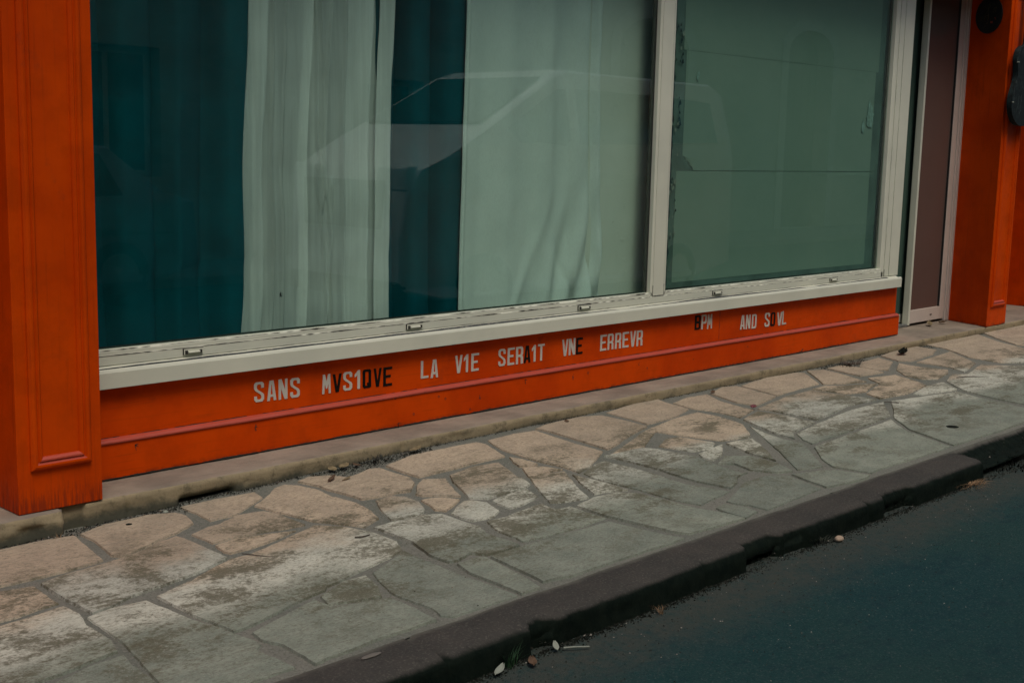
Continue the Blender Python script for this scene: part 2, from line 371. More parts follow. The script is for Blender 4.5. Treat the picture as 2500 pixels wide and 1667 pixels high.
STONES=[[(1.918,-0.34),(2.005,-0.322),(2.221,-0.317),(2.334,-0.339),(2.304,-0.516),(2.272,-0.692),(2.111,-0.717),(1.943,-0.717),(1.833,-0.711),(1.762,-0.707)],[(2.358,-0.335),(2.49,-0.286),(2.687,-0.297),(2.784,-0.348),(2.798,-0.418),(2.766,-0.526),(2.642,-0.594),(2.529,-0.627),(2.424,-0.674),(2.339,-0.704),(2.318,-0.662),(2.357,-0.463)],[(2.844,-0.29),(3.018,-0.291),(3.205,-0.323),(3.184,-0.417),(3.075,-0.479),(2.952,-0.55),(2.831,-0.547),(2.844,-0.391)],[(1.979,-0.781),(2.096,-0.748),(2.33,-0.72),(2.428,-0.69),(2.541,-0.639),(2.622,-0.627),(2.632,-0.675),(2.627,-0.987),(2.527,-1.03),(2.419,-1.061),(2.286,-1.09),(2.16,-1.108),(2.068,-1.152),(1.972,-1.173),(1.967,-0.982)],[(2.679,-0.643),(2.779,-0.606),(2.836,-0.606),(2.956,-0.554),(3.072,-0.583),(3.096,-0.656),(3.09,-0.856),(3.01,-0.848),(2.888,-0.814),(2.76,-0.796),(2.679,-0.8)],[(2.672,-0.826),(2.754,-0.816),(2.872,-0.838),(3.015,-0.892),(2.901,-0.928),(2.757,-0.954),(2.664,-0.951),(2.653,-0.917)],[(3.083,-0.495),(3.231,-0.4),(3.299,-0.339),(3.367,-0.323),(3.405,-0.373),(3.432,-0.492),(3.412,-0.626),(3.423,-0.636),(3.436,-0.766),(3.41,-0.899),(3.371,-0.994),(3.249,-1.045),(3.175,-0.893),(3.139,-0.847)],[(1.74,-0.757),(1.814,-0.754),(1.953,-0.789),(1.939,-1.005),(1.855,-1.015),(1.778,-1.037),(1.719,-1.036),(1.695,-1.023),(1.622,-1.035)],[(1.58,-1.132),(1.667,-1.085),(1.777,-1.072),(1.933,-1.048),(1.941,-1.148),(1.908,-1.262),(1.905,-1.43),(1.874,-1.523),(1.766,-1.541),(1.635,-1.568),(1.56,-1.583),(1.454,-1.567),(1.396,-1.566)],[(1.622,-1.612),(1.762,-1.567),(1.873,-1.554),(1.853,-1.651),(1.841,-1.798),(1.818,-1.878),(1.698,-1.925),(1.52,-1.759)],[(1.944,-1.188),(2.061,-1.164),(2.171,-1.178),(2.179,-1.271),(2.193,-1.451),(2.221,-1.566),(2.237,-1.768),(2.199,-1.799),(2.206,-1.915),(2.205,-1.991),(2.153,-1.988),(2.046,-1.991),(1.825,-1.884),(1.863,-1.72),(1.912,-1.502),(1.931,-1.344)],[(2.214,-1.167),(2.397,-1.106),(2.488,-1.061),(2.621,-1.005),(2.703,-1.012),(2.804,-0.986),(3.109,-0.886),(3.184,-0.981),(3.231,-1.114),(3.228,-1.274),(3.175,-1.371),(3.06,-1.408),(2.883,-1.449),(2.711,-1.493),(2.683,-1.518),(2.609,-1.53),(2.45,-1.576),(2.3,-1.62),(2.228,-1.625),(2.211,-1.432)],[(3.179,-1.375),(3.168,-1.458),(3.157,-1.694),(3.164,-1.867),(3.159,-2.014),(2.949,-2.01),(2.845,-2.01),(2.82,-1.969),(2.844,-1.898),(2.834,-1.755),(2.842,-1.682),(2.895,-1.545),(2.923,-1.485)],[(2.632,-1.551),(2.783,-1.486),(2.887,-1.495),(2.843,-1.623),(2.793,-1.699),(2.701,-1.673),(2.599,-1.638)],[(2.263,-1.674),(2.376,-1.637),(2.599,-1.56),(2.6,-1.667),(2.683,-1.695),(2.803,-1.727),(2.801,-1.84),(2.786,-1.992),(2.69,-1.995),(2.553,-1.991),(2.436,-2.0),(2.317,-2.002),(2.262,-2.013),(2.269,-1.943),(2.275,-1.819),(2.248,-1.745)],[(3.225,-1.622),(3.328,-1.622),(3.364,-1.642),(3.353,-1.678),(3.321,-1.858),(3.28,-2.009),(3.178,-2.01),(3.186,-1.845),(3.19,-1.723)],[(3.379,-1.648),(3.596,-1.643),(3.809,-1.652),(4.082,-1.662),(4.101,-1.792),(4.131,-1.941),(4.158,-2.007),(4.081,-2.009),(4.085,-2.014),(3.902,-2.004),(3.63,-2.003),(3.455,-2.005),(3.327,-1.974),(3.34,-1.917),(3.366,-1.745)],[(3.268,-1.075),(3.372,-1.07),(3.433,-1.084),(3.537,-1.08),(3.606,-1.127),(3.605,-1.247),(3.611,-1.357),(3.566,-1.446),(3.573,-1.575),(3.567,-1.63),(3.477,-1.636),(3.387,-1.627),(3.347,-1.569),(3.252,-1.601),(3.215,-1.591),(3.21,-1.496),(3.268,-1.31),(3.269,-1.236)],[(3.686,-1.317),(3.792,-1.327),(3.988,-1.3),(4.055,-1.299),(4.037,-1.396),(4.12,-1.409),(4.111,-1.512),(4.112,-1.62),(3.93,-1.627),(3.748,-1.625),(3.609,-1.606),(3.622,-1.544),(3.626,-1.447)],[(3.522,-0.784),(3.619,-0.781),(3.661,-0.833),(3.654,-0.93),(3.602,-1.027),(3.569,-1.054),(3.479,-1.07),(3.378,-1.062),(3.427,-0.956),(3.476,-0.859)],[(3.672,-0.916),(3.731,-0.923),(3.785,-0.962),(3.813,-1.024),(3.743,-1.064),(3.649,-1.109),(3.624,-1.06),(3.655,-0.988)],[(3.642,-1.144),(3.734,-1.084),(3.811,-1.05),(3.851,-1.065),(3.876,-1.134),(3.832,-1.252),(3.758,-1.298),(3.643,-1.28),(3.633,-1.218)],[(3.906,-1.132),(4.016,-1.107),(4.16,-1.109),(4.121,-1.21),(4.078,-1.233),(3.973,-1.259),(3.889,-1.259)],[(4.039,-0.71),(4.244,-0.681),(4.38,-0.699),(4.333,-0.816),(4.273,-0.934),(4.265,-0.991),(4.232,-1.06),(4.172,-1.088),(4.032,-1.092),(3.914,-1.095),(3.856,-1.031),(3.896,-0.961),(3.939,-0.877),(3.975,-0.799)],[(3.713,-0.834),(3.81,-0.735),(3.894,-0.682),(3.987,-0.745),(3.929,-0.837),(3.847,-0.994),(3.794,-0.933),(3.72,-0.876)],[(3.44,-0.325),(3.519,-0.299),(3.621,-0.359),(3.651,-0.435),(3.818,-0.385),(3.863,-0.408),(3.869,-0.627),(3.829,-0.704),(3.728,-0.787),(3.673,-0.768),(3.56,-0.759),(3.485,-0.736),(3.48,-0.627),(3.463,-0.52),(3.468,-0.446)],[(3.909,-0.397),(4.122,-0.339),(4.309,-0.343),(4.568,-0.348),(4.58,-0.413),(4.491,-0.642),(4.282,-0.642),(4.079,-0.646),(3.908,-0.645),(3.902,-0.525)],[(4.652,-0.351),(4.867,-0.329),(5.02,-0.351),(4.983,-0.654),(4.98,-0.873),(4.703,-1.029),(4.563,-1.074),(4.577,-0.975),(4.564,-0.828),(4.559,-0.711),(4.573,-0.54)],[(4.495,-0.663),(4.522,-0.736),(4.52,-0.839),(4.482,-0.855),(4.409,-0.813),(4.439,-0.744)],[(4.401,-0.841),(4.503,-0.884),(4.545,-0.984),(4.445,-0.968),(4.341,-0.986),(4.309,-0.977)],[(4.299,-0.992),(4.43,-0.982),(4.525,-1.012),(4.459,-1.108),(4.361,-1.251),(4.288,-1.373),(4.226,-1.368),(4.149,-1.348),(4.089,-1.313),(4.177,-1.168)],[(4.508,-1.075),(4.524,-1.183),(4.533,-1.285),(4.525,-1.409),(4.419,-1.363),(4.346,-1.354),(4.409,-1.227)],[(4.572,-1.09),(4.747,-1.011),(4.84,-1.0),(4.852,-1.21),(4.846,-1.379),(4.828,-1.521),(4.866,-1.629),(4.893,-1.722),(4.77,-1.741),(4.6,-1.767),(4.564,-1.627),(4.568,-1.436),(4.554,-1.314),(4.547,-1.182)],[(4.14,-1.426),(4.298,-1.386),(4.443,-1.405),(4.506,-1.468),(4.532,-1.636),(4.539,-1.794),(4.58,-1.908),(4.591,-2.012),(4.399,-2.002),(4.213,-1.986),(4.183,-1.915),(4.164,-1.798),(4.144,-1.693),(4.131,-1.604),(4.135,-1.499)],[(4.904,-0.941),(5.202,-0.951),(5.246,-1.029),(5.277,-1.229),(5.231,-1.418),(5.21,-1.582),(5.243,-1.587),(5.144,-1.6),(5.046,-1.662),(4.938,-1.695),(4.903,-1.511),(4.931,-1.253),(4.924,-1.057)],[(5.692,-0.296),(5.906,-0.256),(6.157,-0.229),(6.253,-0.247),(6.22,-0.326),(6.184,-0.537),(5.993,-0.603),(5.731,-0.632),(5.656,-0.634),(5.68,-0.496)],[(5.049,-0.323),(5.181,-0.291),(5.473,-0.279),(5.604,-0.336),(5.621,-0.543),(5.612,-0.668),(5.384,-0.734),(5.138,-0.832),(5.026,-0.864),(5.049,-0.649),(5.066,-0.419)],[(4.954,-0.94),(5.139,-0.872),(5.418,-0.759),(5.576,-0.707),(5.722,-0.673),(5.871,-0.638),(6.16,-0.612),(6.173,-0.757),(6.137,-0.925),(6.113,-0.979),(5.963,-1.122),(5.88,-1.172),(5.683,-1.121),(5.592,-0.882),(5.557,-0.767),(5.18,-0.978),(5.013,-0.984)],[(5.308,-0.981),(5.455,-0.91),(5.568,-0.921),(5.625,-1.121),(5.509,-1.192),(5.366,-1.174),(5.331,-1.068)],[(5.345,-1.21),(5.631,-1.168),(5.44,-1.301),(5.299,-1.341),(5.299,-1.273)],[(5.651,-1.174),(5.864,-1.203),(5.801,-1.285),(5.696,-1.413),(5.562,-1.547),(5.57,-1.398),(5.614,-1.27)],[(5.262,-1.396),(5.414,-1.329),(5.523,-1.41),(5.515,-1.595),(5.453,-1.717),(5.364,-1.683),(5.293,-1.564),(5.33,-1.445)],[(6.113,-1.017),(6.044,-1.168),(6.004,-1.315),(6.004,-1.444),(5.863,-1.578),(5.667,-1.759),(5.585,-1.745),(5.495,-1.714),(5.723,-1.473),(5.922,-1.246)],[(6.243,-0.369),(6.451,-0.323),(6.642,-0.343),(6.54,-0.523),(6.503,-0.711),(6.515,-0.782),(6.249,-0.86),(6.269,-0.69),(6.212,-0.546)],[(6.68,-0.34),(6.91,-0.264),(7.036,-0.302),(6.964,-0.652),(6.624,-0.733),(6.593,-0.604)],[(7.068,-0.312),(7.447,-0.255),(7.82,-0.274),(7.848,-0.327),(7.589,-0.594),(7.279,-0.608),(7.007,-0.636)],[(6.539,-0.789),(6.658,-0.768),(7.008,-0.694),(7.329,-0.684),(7.381,-0.897),(7.451,-1.095),(7.117,-1.081),(6.847,-1.138),(6.592,-1.171),(6.58,-0.963),(6.575,-0.867)],[(6.219,-0.902),(6.482,-0.826),(6.52,-0.99),(6.521,-1.203),(6.384,-1.223),(6.186,-1.262),(6.062,-1.349),(6.079,-1.207),(6.173,-0.998)],[(5.985,-1.514),(6.353,-1.484),(6.768,-1.463),(6.985,-1.439),(6.776,-1.657),(6.63,-1.984),(6.468,-1.989),(5.881,-1.977),(5.752,-1.986),(5.701,-1.793),(5.788,-1.679)],[(6.184,-1.284),(6.545,-1.22),(7.021,-1.157),(7.414,-1.164),(7.087,-1.386),(6.825,-1.422),(6.379,-1.449),(6.041,-1.471),(6.079,-1.383)],[(7.481,-1.184),(8.167,-1.3),(8.095,-1.528),(8.025,-1.898),(7.64,-1.986),(7.254,-1.997),(6.676,-1.984),(6.829,-1.64),(7.042,-1.43)],[(7.938,-0.285),(8.082,-0.346),(8.039,-0.522),(7.942,-0.759),(7.766,-0.702),(7.603,-0.616),(7.758,-0.465)],[(7.384,-0.663),(7.549,-0.66),(7.677,-0.729),(7.938,-0.832),(7.613,-0.928),(7.446,-0.884)],[(8.153,-0.323),(8.344,-0.322),(8.408,-0.478),(8.386,-0.653),(8.262,-0.645),(8.094,-0.627),(8.121,-0.475)],[(8.619,-0.342),(8.911,-0.321),(8.849,-0.478),(8.49,-0.632),(8.428,-0.556),(8.423,-0.432)],[(8.074,-0.693),(8.36,-0.752),(8.303,-0.913),(8.196,-1.072),(7.804,-1.132),(7.497,-1.093),(7.569,-0.958),(7.957,-0.846)],[(8.551,-0.659),(8.838,-0.531),(8.835,-0.719),(8.915,-0.887),(8.767,-0.957),(8.486,-1.011),(8.385,-0.943),(8.397,-0.817)],[(9.0,-0.592),(9.292,-0.569),(9.716,-0.522),(9.375,-0.891),(8.936,-1.0),(9.023,-0.844),(9.016,-0.692)],[(9.006,-0.289),(9.401,-0.236),(9.698,-0.22),(9.689,-0.422),(9.457,-0.502),(9.018,-0.551),(8.919,-0.486)],[(9.865,-0.213),(10.463,-0.197),(10.84,-0.25),(10.586,-0.558),(10.423,-0.892),(9.826,-1.135),(9.584,-0.991),(9.595,-0.734),(9.829,-0.428)],[(10.989,-0.22),(11.945,-0.199),(12.345,-0.261),(10.647,-0.932),(10.578,-0.696),(10.75,-0.459)],[(9.335,-0.94),(9.446,-1.05),(9.67,-1.198),(9.969,-1.32),(8.227,-1.987),(8.155,-1.815),(8.177,-1.545),(8.253,-1.31),(8.473,-1.081),(8.76,-0.987),(8.865,-1.057)],[(8.154,-1.087),(8.409,-1.083),(8.241,-1.271),(7.858,-1.205),(7.832,-1.157)],[(4.747,-1.801),(4.845,-1.768),(5.079,-1.67),(5.267,-1.673),(5.363,-1.746),(5.29,-1.973),(5.121,-1.982),(4.899,-1.995),(4.785,-2.002),(4.778,-1.907),(4.744,-1.837)],[(5.388,-1.744),(5.572,-1.798),(5.649,-1.842),(5.706,-2.002),(5.638,-2.022),(5.484,-2.006),(5.326,-1.978),(5.361,-1.836)],[(4.618,-1.835),(4.7,-1.825),(4.74,-1.916),(4.722,-1.99),(4.598,-2.011),(4.596,-1.906)]]
LETTERS=[('S',0,3.44,3.496,0.348,0.444),('A',0,3.514,3.567,0.345,0.443),('N',0,3.581,3.633,0.343,0.443),('S',0,3.65,3.707,0.343,0.44),('M',0,3.844,3.898,0.338,0.436),('V',1,3.911,3.967,0.338,0.431),('S',0,3.977,4.035,0.338,0.434),('1',0,4.05,4.088,0.338,0.435),('Q',1,4.104,4.16,0.336,0.433),('V',1,4.177,4.23,0.334,0.431),('E',1,4.242,4.302,0.33,0.43),('L',0,4.504,4.559,0.341,0.437),('A',0,4.576,4.63,0.336,0.436),('V',0,4.756,4.811,0.341,0.44),('1',0,4.821,4.857,0.34,0.439),('E',0,4.88,4.939,0.339,0.439),('S',0,5.095,5.152,0.344,0.442),('E',0,5.17,5.226,0.342,0.442),('R',0,5.239,5.298,0.341,0.442),('A',1,5.306,5.362,0.341,0.441),('1',0,5.371,5.407,0.341,0.44),('T',0,5.425,5.482,0.341,0.44),('V',0,5.637,5.692,0.347,0.448),('N',0,5.698,5.757,0.347,0.448),('E',1,5.766,5.826,0.346,0.446),('E',0,5.992,6.051,0.344,0.444),('R',0,6.063,6.12,0.344,0.444),('R',0,6.136,6.194,0.343,0.443),('E',0,6.209,6.271,0.343,0.442),('V',0,6.285,6.342,0.341,0.442),('R',0,6.351,6.412,0.34,0.44),('B',1,6.976,7.042,0.391,0.488),('P',0,7.05,7.111,0.388,0.487),('M',0,7.118,7.176,0.385,0.485),('A',0,7.519,7.576,0.346,0.447),('N',0,7.588,7.644,0.344,0.445),('D',0,7.664,7.722,0.341,0.442),('S',0,7.829,7.894,0.339,0.44),('O',1,7.908,7.968,0.338,0.437),('V',0,7.991,8.059,0.333,0.432),('L',0,8.061,8.118,0.336,0.436)]


# ================================================================== SETTING
# ---- road
rv = MB()
xs = [-60, -20, -6] + [i * .25 for i in range(-20, 81)] + [26, 40, 90]
ys = [-2.0, -2.2, -2.26, -2.32, -2.4, -2.6, -2.9, -3.3, -3.8, -4.4, -5.2, -6.4, -7.6]
rv.grid([[(x, y, -.105 + .004 * hnoise(x, y, 1.7) + (.02 * max(0, min(1, (-y - 2.3) / 1.5)))) for x in xs] for y in ys])
tag(rv.build('road', MT['asphalt'], smooth=True), kind='structure', label='dark asphalt road beside the kerb')
g = MB(); g.grid([[(x, y, -.16 if abs(x) < 70 and y > -60 else -.2) for x in (-160, 160)] for y in (-160, -7, 60, 160)])
tag(g.build('ground', MT['asphalt']), kind='structure', label='dark ground under the street')
# ---- far pavement on the other side of the street
fp = MB(); fp.box(-60, 90, -9.4, -7.6, -.15, .02)
tag(fp.build('far_sidewalk', MT['mortar'], bevel=.02), kind='structure', label='grey pavement along the opposite house')

# ---- kerb: one long run with worn, chipped edge
def chip_at(x):
    c = 0
    for (a, b, dpt) in ((2.99, 3.13, .045), (3.16, 3.30, .012), (4.27, 4.55, .060), (4.55, 4.75, .02), (5.42, 5.72, .050), (6.50, 7.75, .185), (9.0, 9.3, .03), (1.2, 1.5, .04), (8.1, 8.2, .03)):
        if a < x < b:
            e = min(1, (x - a) / .022, (b - x) / .05 if b < 6 or b > 8 else (b - x) / .3)
            c = max(c, dpt * e)
    return c
kb = MB(); rows = []
prof = [(-2.028, -.004), (-2.032, .001), (-2.07, .002), (-2.12, .002), (-2.165, .001), (-2.195, -.002), (-2.215, -.008), (-2.229, -.019), (-2.236, -.034), (-2.239, -.055), (-2.241, -.08), (-2.246, -.11), (-2.25, -.14)]
X = -4.0
joints = (.4, 1.55, 2.62, 3.99, 5.28, 6.5, 7.8, 9.0, 10.2, 11.4, 12.6)
while X < 17:
    c = chip_at(X); r = []
    jd = min(abs(X - j) for j in joints)
    for i, (y, z) in enumerate(prof):
        k = max(0, (i - 3) / 9)
        ny = .007 * hnoise(X * 1.0, i * .3, 2.1) + .004 * hnoise(X, i * .5, 11); nz = .003 * hnoise(X, i * .7, 5)
        lim = -2.239 + c + .010 * hnoise(X, 3, 31) * (c > 0)
        yy = y + ny * (k > 0)
        zz = z + nz
        if c > 0 and yy < lim:
            if i < 9: zz -= min(.06, (lim - yy) * 1.6 + .012 * abs(hnoise(X, i, 23)) * 2)
            yy = max(yy, lim + (y - lim) * .25) if i > 6 else yy
        if jd < .008: zz -= .008 if i < 9 else 0; yy += .008 * (i > 4)
        r.append((X, yy, zz))
    rows.append(r); X += .0125 if X < 9 else .03
kb.grid(rows)
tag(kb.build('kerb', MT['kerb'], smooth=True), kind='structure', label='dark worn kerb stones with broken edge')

# ---- pavement: mortar bed plus traced irregular limestone slabs, one mesh
sw = MB()
xs = [-30, -10, -4] + [i * .25 for i in range(-8, 73)] + [30, 60]
ys = [-2.032 + .0875 * i for i in range(21)] + [-.24, 0.2]
sw.grid([[(x, y, gz(x, y) - .002 + .002 * hnoise(x, y, 9)) for x in xs] for y in ys], 0)
tints = [.5] * len(sw.f)
def slab(poly, rng, t):
    n = len(poly); pts = []
    for i in range(n):
        a = Vector(poly[i]); b = Vector(poly[(i + 1) % n]); L_ = (b - a).length; m = max(1, int(L_ / .028))
        nr = Vector((b.y - a.y, a.x - b.x)).normalized() if L_ > 1e-6 else Vector((0, 0))
        for k in range(m):
            p = a.lerp(b, k / m)
            if k: p += nr * (.0055 * MN.noise(Vector((p.x * 9, p.y * 9, t * 7))) + .0035 * MN.noise(Vector((p.x * 41, p.y * 41, t * 3))))
            pts.append(p)
    N = len(pts)
    area = sum(pts[i].x * pts[(i + 1) % N].y - pts[(i + 1) % N].x * pts[i].y for i in range(N))
    if area < 0: pts = pts[::-1]
    ins = []
    for i in range(N):
        d1 = (pts[(i + 1) % N] - pts[i - 1]); nn = Vector((-d1.y, d1.x)); nn = nn.normalized() if nn.length > 1e-9 else nn
        ins.append(pts[i] + nn * .0035)
    h = .0045 + .004 * rng.random()
    lo = [(p.x, p.y, gz(p.x, p.y) - .003) for p in pts]; hi = [(p.x, p.y, gz(p.x, p.y) + h) for p in ins]
    tr = tessellate_polygon([[Vector((p.x, p.y, 0)) for p in ins]])
    c0 = len(sw.f)
    sw.add(lo + hi, [(i, (i + 1) % N, N + (i + 1) % N, N + i) for i in range(N)] + [tuple(N + q for q in f) for f in tr], 1)
    tints.extend([t] * (len(sw.f) - c0))
rng = random.Random(3)
boxes = []
for P in STONES:
    slab(P, rng, rng.random()); xx = [p[0] for p in P]; yy = [p[1] for p in P]; boxes.append((min(xx) - .02, max(xx) + .02, min(yy) - .02, max(yy) + .02))
rows = [(-2.0, -1.62), (-1.6, -1.25), (-1.22, -.9), (-.87, -.58), (-.55, -.28)]
def shared(x, i): return .05 * math.sin(x * 2.1 + i * 1.7)
for ri, (ya, yb) in enumerate(rows):
    x = -4 + .2 * ri
    while x < 18:
        L_ = rng.uniform(.3, .75); sk = rng.uniform(-.08, .08)
        q = [(x + .02 + sk, ya + shared(x, ri) * (ri > 0)), (x + L_ + sk, ya + shared(x + L_, ri) * (ri > 0)), (x + L_, yb + shared(x + L_, ri + 1) * (ri < 4)), (x + .02, yb + shared(x, ri + 1) * (ri < 4))]
        bx = (min(p[0] for p in q), max(p[0] for p in q), min(p[1] for p in q), max(p[1] for p in q))
        if not any(bx[0] < b[1] and bx[1] > b[0] and bx[2] < b[3] and bx[3] > b[2] for b in boxes): slab(q, rng, rng.random())
        x += L_ + .03
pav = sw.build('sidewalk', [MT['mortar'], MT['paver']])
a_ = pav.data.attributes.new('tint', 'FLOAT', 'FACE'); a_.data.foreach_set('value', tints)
tag(pav, kind='structure', label='crazy paving of pale limestone slabs in grey mortar')

# ---- stone ledge under the shopfront
lg = MB(); rows = []; X = -3.0
while X < 16:
    worn = .008 * abs(hnoise(X, 0, 1.3)) + .006 * abs(hnoise(X, 2, 6)) + .022 * max(0, hnoise(X, 5, 3.3) - .32)
    fy = -.252 - (.035 if X < 2.33 else 0)
    bj = min(abs(X - j) for j in (.9, 2.33, 2.62, 4.15, 5.6, 6.95, 8.3, 9.9, 11.0, 12.3))
    gap = .006 if bj < .006 else 0
    hole = 1 if 2.86 < X < 3.16 else 0
    brk = 1 if 2.335 < X < 2.43 else 0
    r = []
    for i, (y, z) in enumerate([(.9, .1), (.3, .1), (.05, .1), (-.08, .1), (-.17, .1), (-.225, .1), (-.2435, .0985), (-.2505, .093), (-.252, .078), (-.253, .058), (-.253, .038), (-.253, .02), (-.254, .0), (-.256, -.03)]):
        n1 = hnoise(X, i * .35, 4.1); n2 = hnoise(X, i * .4, 17)
        yy = y + (fy + .253) * (i > 4) + ((.006 * n1 + .0035 * n2 + worn) if i > 5 else 0) + gap * (i > 5) * 2
        zz = z + ((.0022 * n1 + .001 * n2) if i > 1 else 0) - gap * (i > 2)
        if i in (6, 7, 8) and X < 2.33: zz -= .006 * (i - 5)
        if hole and i > 9: yy += .055 * min(1, (X - 2.86) / .02, (3.16 - X) / .03) * (1 if i > 10 else .25)
        if brk and i > 5: yy += .020
        r.append((X, yy, zz))
    rows.append(r); X += .0125 if X < 6 else .025
lg.grid(rows, lambda i, j: 0 if j < 6 else 1)
ledge = lg.build('stone_ledge', [MT['ledge_top'], MT['ledge_face']], smooth=True)
tag(ledge, 'worn yellowish stone ledge running under the orange shopfront', 'ledge')

# ================================================================== SHOPFRONT
# ---- pilasters
def moulding(mb, ox, oz0, oz1, ix, y0, pink_bottom=True, flip=1, origin=(0, 0), ang=0):
    """picture-frame moulding around a panel: ox=(x0,x1), profile runs inward"""
    x0, x1 = ox
    pr = [(0, 0), (.001, .010), (.008, .018), (.016, .021), (.024, .020), (.029, .011), (.033, .010), (.038, .016), (.044, .015), (.050, .008), (.054, -.002)]
    sc_ = ix / .054
    rings = []
    for dd, hh in pr:
        dd *= sc_
        rings.append([(x0 + dd, y0 - hh, oz0 + dd), (x1 - dd, y0 - hh, oz0 + dd), (x1 - dd, y0 - hh, oz1 - dd), (x0 + dd, y0 - hh, oz1 - dd)])
    mb.grid(rings, lambda i, j: 1 if (j == 0 and i >= 4 and pink_bottom) else 0, True)
def pilaster(x0, x1, label, splay=0.0, back=.6, name='pilaster', z1=3.15, left_back=None, pm='orange_clean'):
    t = thing(name, ((x0 + x1) / 2, 0, .1), label, 'pilaster', 'orange panelled pilasters of the shopfront')
    b = MB(); xl = x0 if left_back is None else left_back
    ym = .17 if left_back is not None else back
    foot = [(x0, -.25), (x1, -.25), (x1, back), (xl, back), (xl, ym)] if left_back is not None else [(x0, -.25), (x1, -.25), (x1, back), (x0, back)]
    b.prism(foot, .102, z1, 'z')
    b.build('shaft', MT[pm], t, bevel=.003)
    m = MB(); moulding(m, (x0 + .052, x1 - .048), .272, z1 - .15, .053, -.2495)
    m.build('panel_moulding', [MT[pm], MT['pink']], t)
    return t
pilaster(2.152, 2.509, 'orange panelled pilaster at the left edge, paint streaked at its foot', pm='orange_pillar')
pr_ = pilaster(10.99, 11.39, 'orange pilaster right of the glazed door, carrying the two black music signs', left_back=11.157)
pilaster(12.9, 13.3, 'shaded orange pilaster beyond the far doorway at the right edge')

# ---- stall riser with lettering
riser = thing('stall_riser', (6.2, 0, .1), 'long low orange wooden panel with painted lettering below the shop window', 'panel')
b = MB(); b.prism([(.0, .106), (.0, .262), (.004, .268), (.06, .268), (.06, .106)], 2.50, 9.84, 'x')
b.build('lower_board', MT['orange'], riser, bevel=.002)
b = MB(); b.prism([(.019, .2685), (.019, .512), (.058, .512), (.058, .2685)], 2.50, 7.262, 'x'); b.prism([(.020, .2685), (.020, .512), (.058, .512), (.058, .2685)], 7.2645, 9.805, 'x')
b.build('upper_board', MT['orange'], riser)
b = MB(); rows = []
X = 2.505
while X <= 9.842:
    wv_ = .0012 * hnoise(X, 0, 3); rows.append([(X, .0, .262), (X, -.006 + wv_, .265), (X, -.007 + wv_, .270), (X, -.003, .2775 + wv_), (X, .009, .284 + wv_), (X, .0185, .287)]); X += .04
b.grid(rows); b.build('bead_moulding', MT['pink'], riser, smooth=True)
# dark cracks between boards
def crack(mb, a, bq, w0, seed, on=.35, mi=0, n=None, off=(0, -1, 0)):
    a = Vector(a); bq = Vector(bq); L_ = (bq - a).length; n = n or int(L_ / .012); dr = (bq - a) / n
    o3 = Vector(off); side = dr.normalized().cross(o3).normalized()
    prev = None
    for i in range(n + 1):
        p = a + dr * i
        wd = w0 * max(0, .55 + 1.3 * MN.noise(Vector((i * .07, seed, 0))) + .9 * MN.noise(Vector((i * .31, seed, 5))) + on - .35)
        cur = (p - side * wd * .5, p + side * wd * (.5 + .4 * MN.noise(Vector((i * .5, seed, 9)))))
        if prev and wd > w0 * .08: mb.add([prev[0], prev[1], cur[1], cur[0]], [(0, 1, 2, 3)], mi)
        prev = cur
b = MB()
crack(b, (2.51, .0175, .2885), (9.8, .0175, .2885), .005, 3)
crack(b, (2.51, -.0012, .1085), (9.83, -.0012, .1085), .006, 8, .7)
crack(b, (2.51, .0165, .506), (9.78, .0165, .506), .010, 12, .5)
crack(b, (7.2635, .0165, .30), (7.2635, .0165, .50), .0022, 2, 1)
for (x, z, s_, ss) in ((2.60, .205, .02, 1), (2.80, .243, .028, 2), (4.33, .125, .03, 3), (5.30, .248, .03, 4), (5.72, .215, .022, 5), (5.86, .222, .016, 6), (4.93, .183, .02, 7), (6.36, .225, .014, 8), (6.95, .2, .01, 9), (3.43, .23, .02, 11), (8.32, .115, .05, 12)):
    for q in range(3):
        an = random.uniform(-1.4, 1.4); crack(b, (x, -.0012, z), (x + s_ * math.cos(an) * .6, -.0012, z + s_ * math.sin(an)), .0035, ss + q, .8, n=6)
def ring(mb, x, z, r, y):
    rings = [[(x + rr * math.cos(a * math.pi / 6), y, z + rr * math.sin(a * math.pi / 6)) for a in range(12)] for rr in (r, r * .62)]
    mb.grid(rings, 0, True)
for (x, z) in ((4.31, .262), (4.67, .214), (4.62, .232), (4.86, .13), (6.45, .19), (7.6, .22), (4.44, .16)): ring(b, x, z, .0065, -.0012)
b.build('cracks', MT['seam'], riser)
GL = {}
t_, h_ = .29, .125
GL['E'] = [[(0, 0), (1, 0), (1, h_), (t_, h_), (t_, .45), (.84, .45), (.84, .575), (t_, .575), (t_, 1 - h_), (1, 1 - h_), (1, 1), (0, 1)]]
GL['L'] = [[(0, 0), (1, 0), (1, h_), (t_, h_), (t_, 1), (0, 1)]]
GL['T'] = [[(.36, 0), (.64, 0), (.64, 1 - h_), (1, 1 - h_), (1, 1), (0, 1), (0, 1 - h_), (.36, 1 - h_)]]
GL['N'] = [[(0, 0), (.27, 0), (.27, .55), (.66, 0), (1, 0), (1, 1), (.73, 1), (.73, .45), (.34, 1), (0, 1)]]
GL['M'] = [[(0, 0), (.24, 0), (.30, .52), (.45, .26), (.57, .26), (.72, .52), (.76, 0), (1, 0), (.93, 1), (.70, 1), (.51, .62), (.32, 1), (.09, 1)]]
GL['A'] = [[(0, 0), (.28, 0), (.34, .19), (.66, .19), (.72, 0), (1, 0), (.72, 1), (.28, 1)], [(.38, .31), (.62, .31), (.53, .80), (.47, .80)]]
GL['V'] = [[(.32, 0), (.68, 0), (1, 1), (.72, 1), (.5, .27), (.28, 1), (0, 1)]]
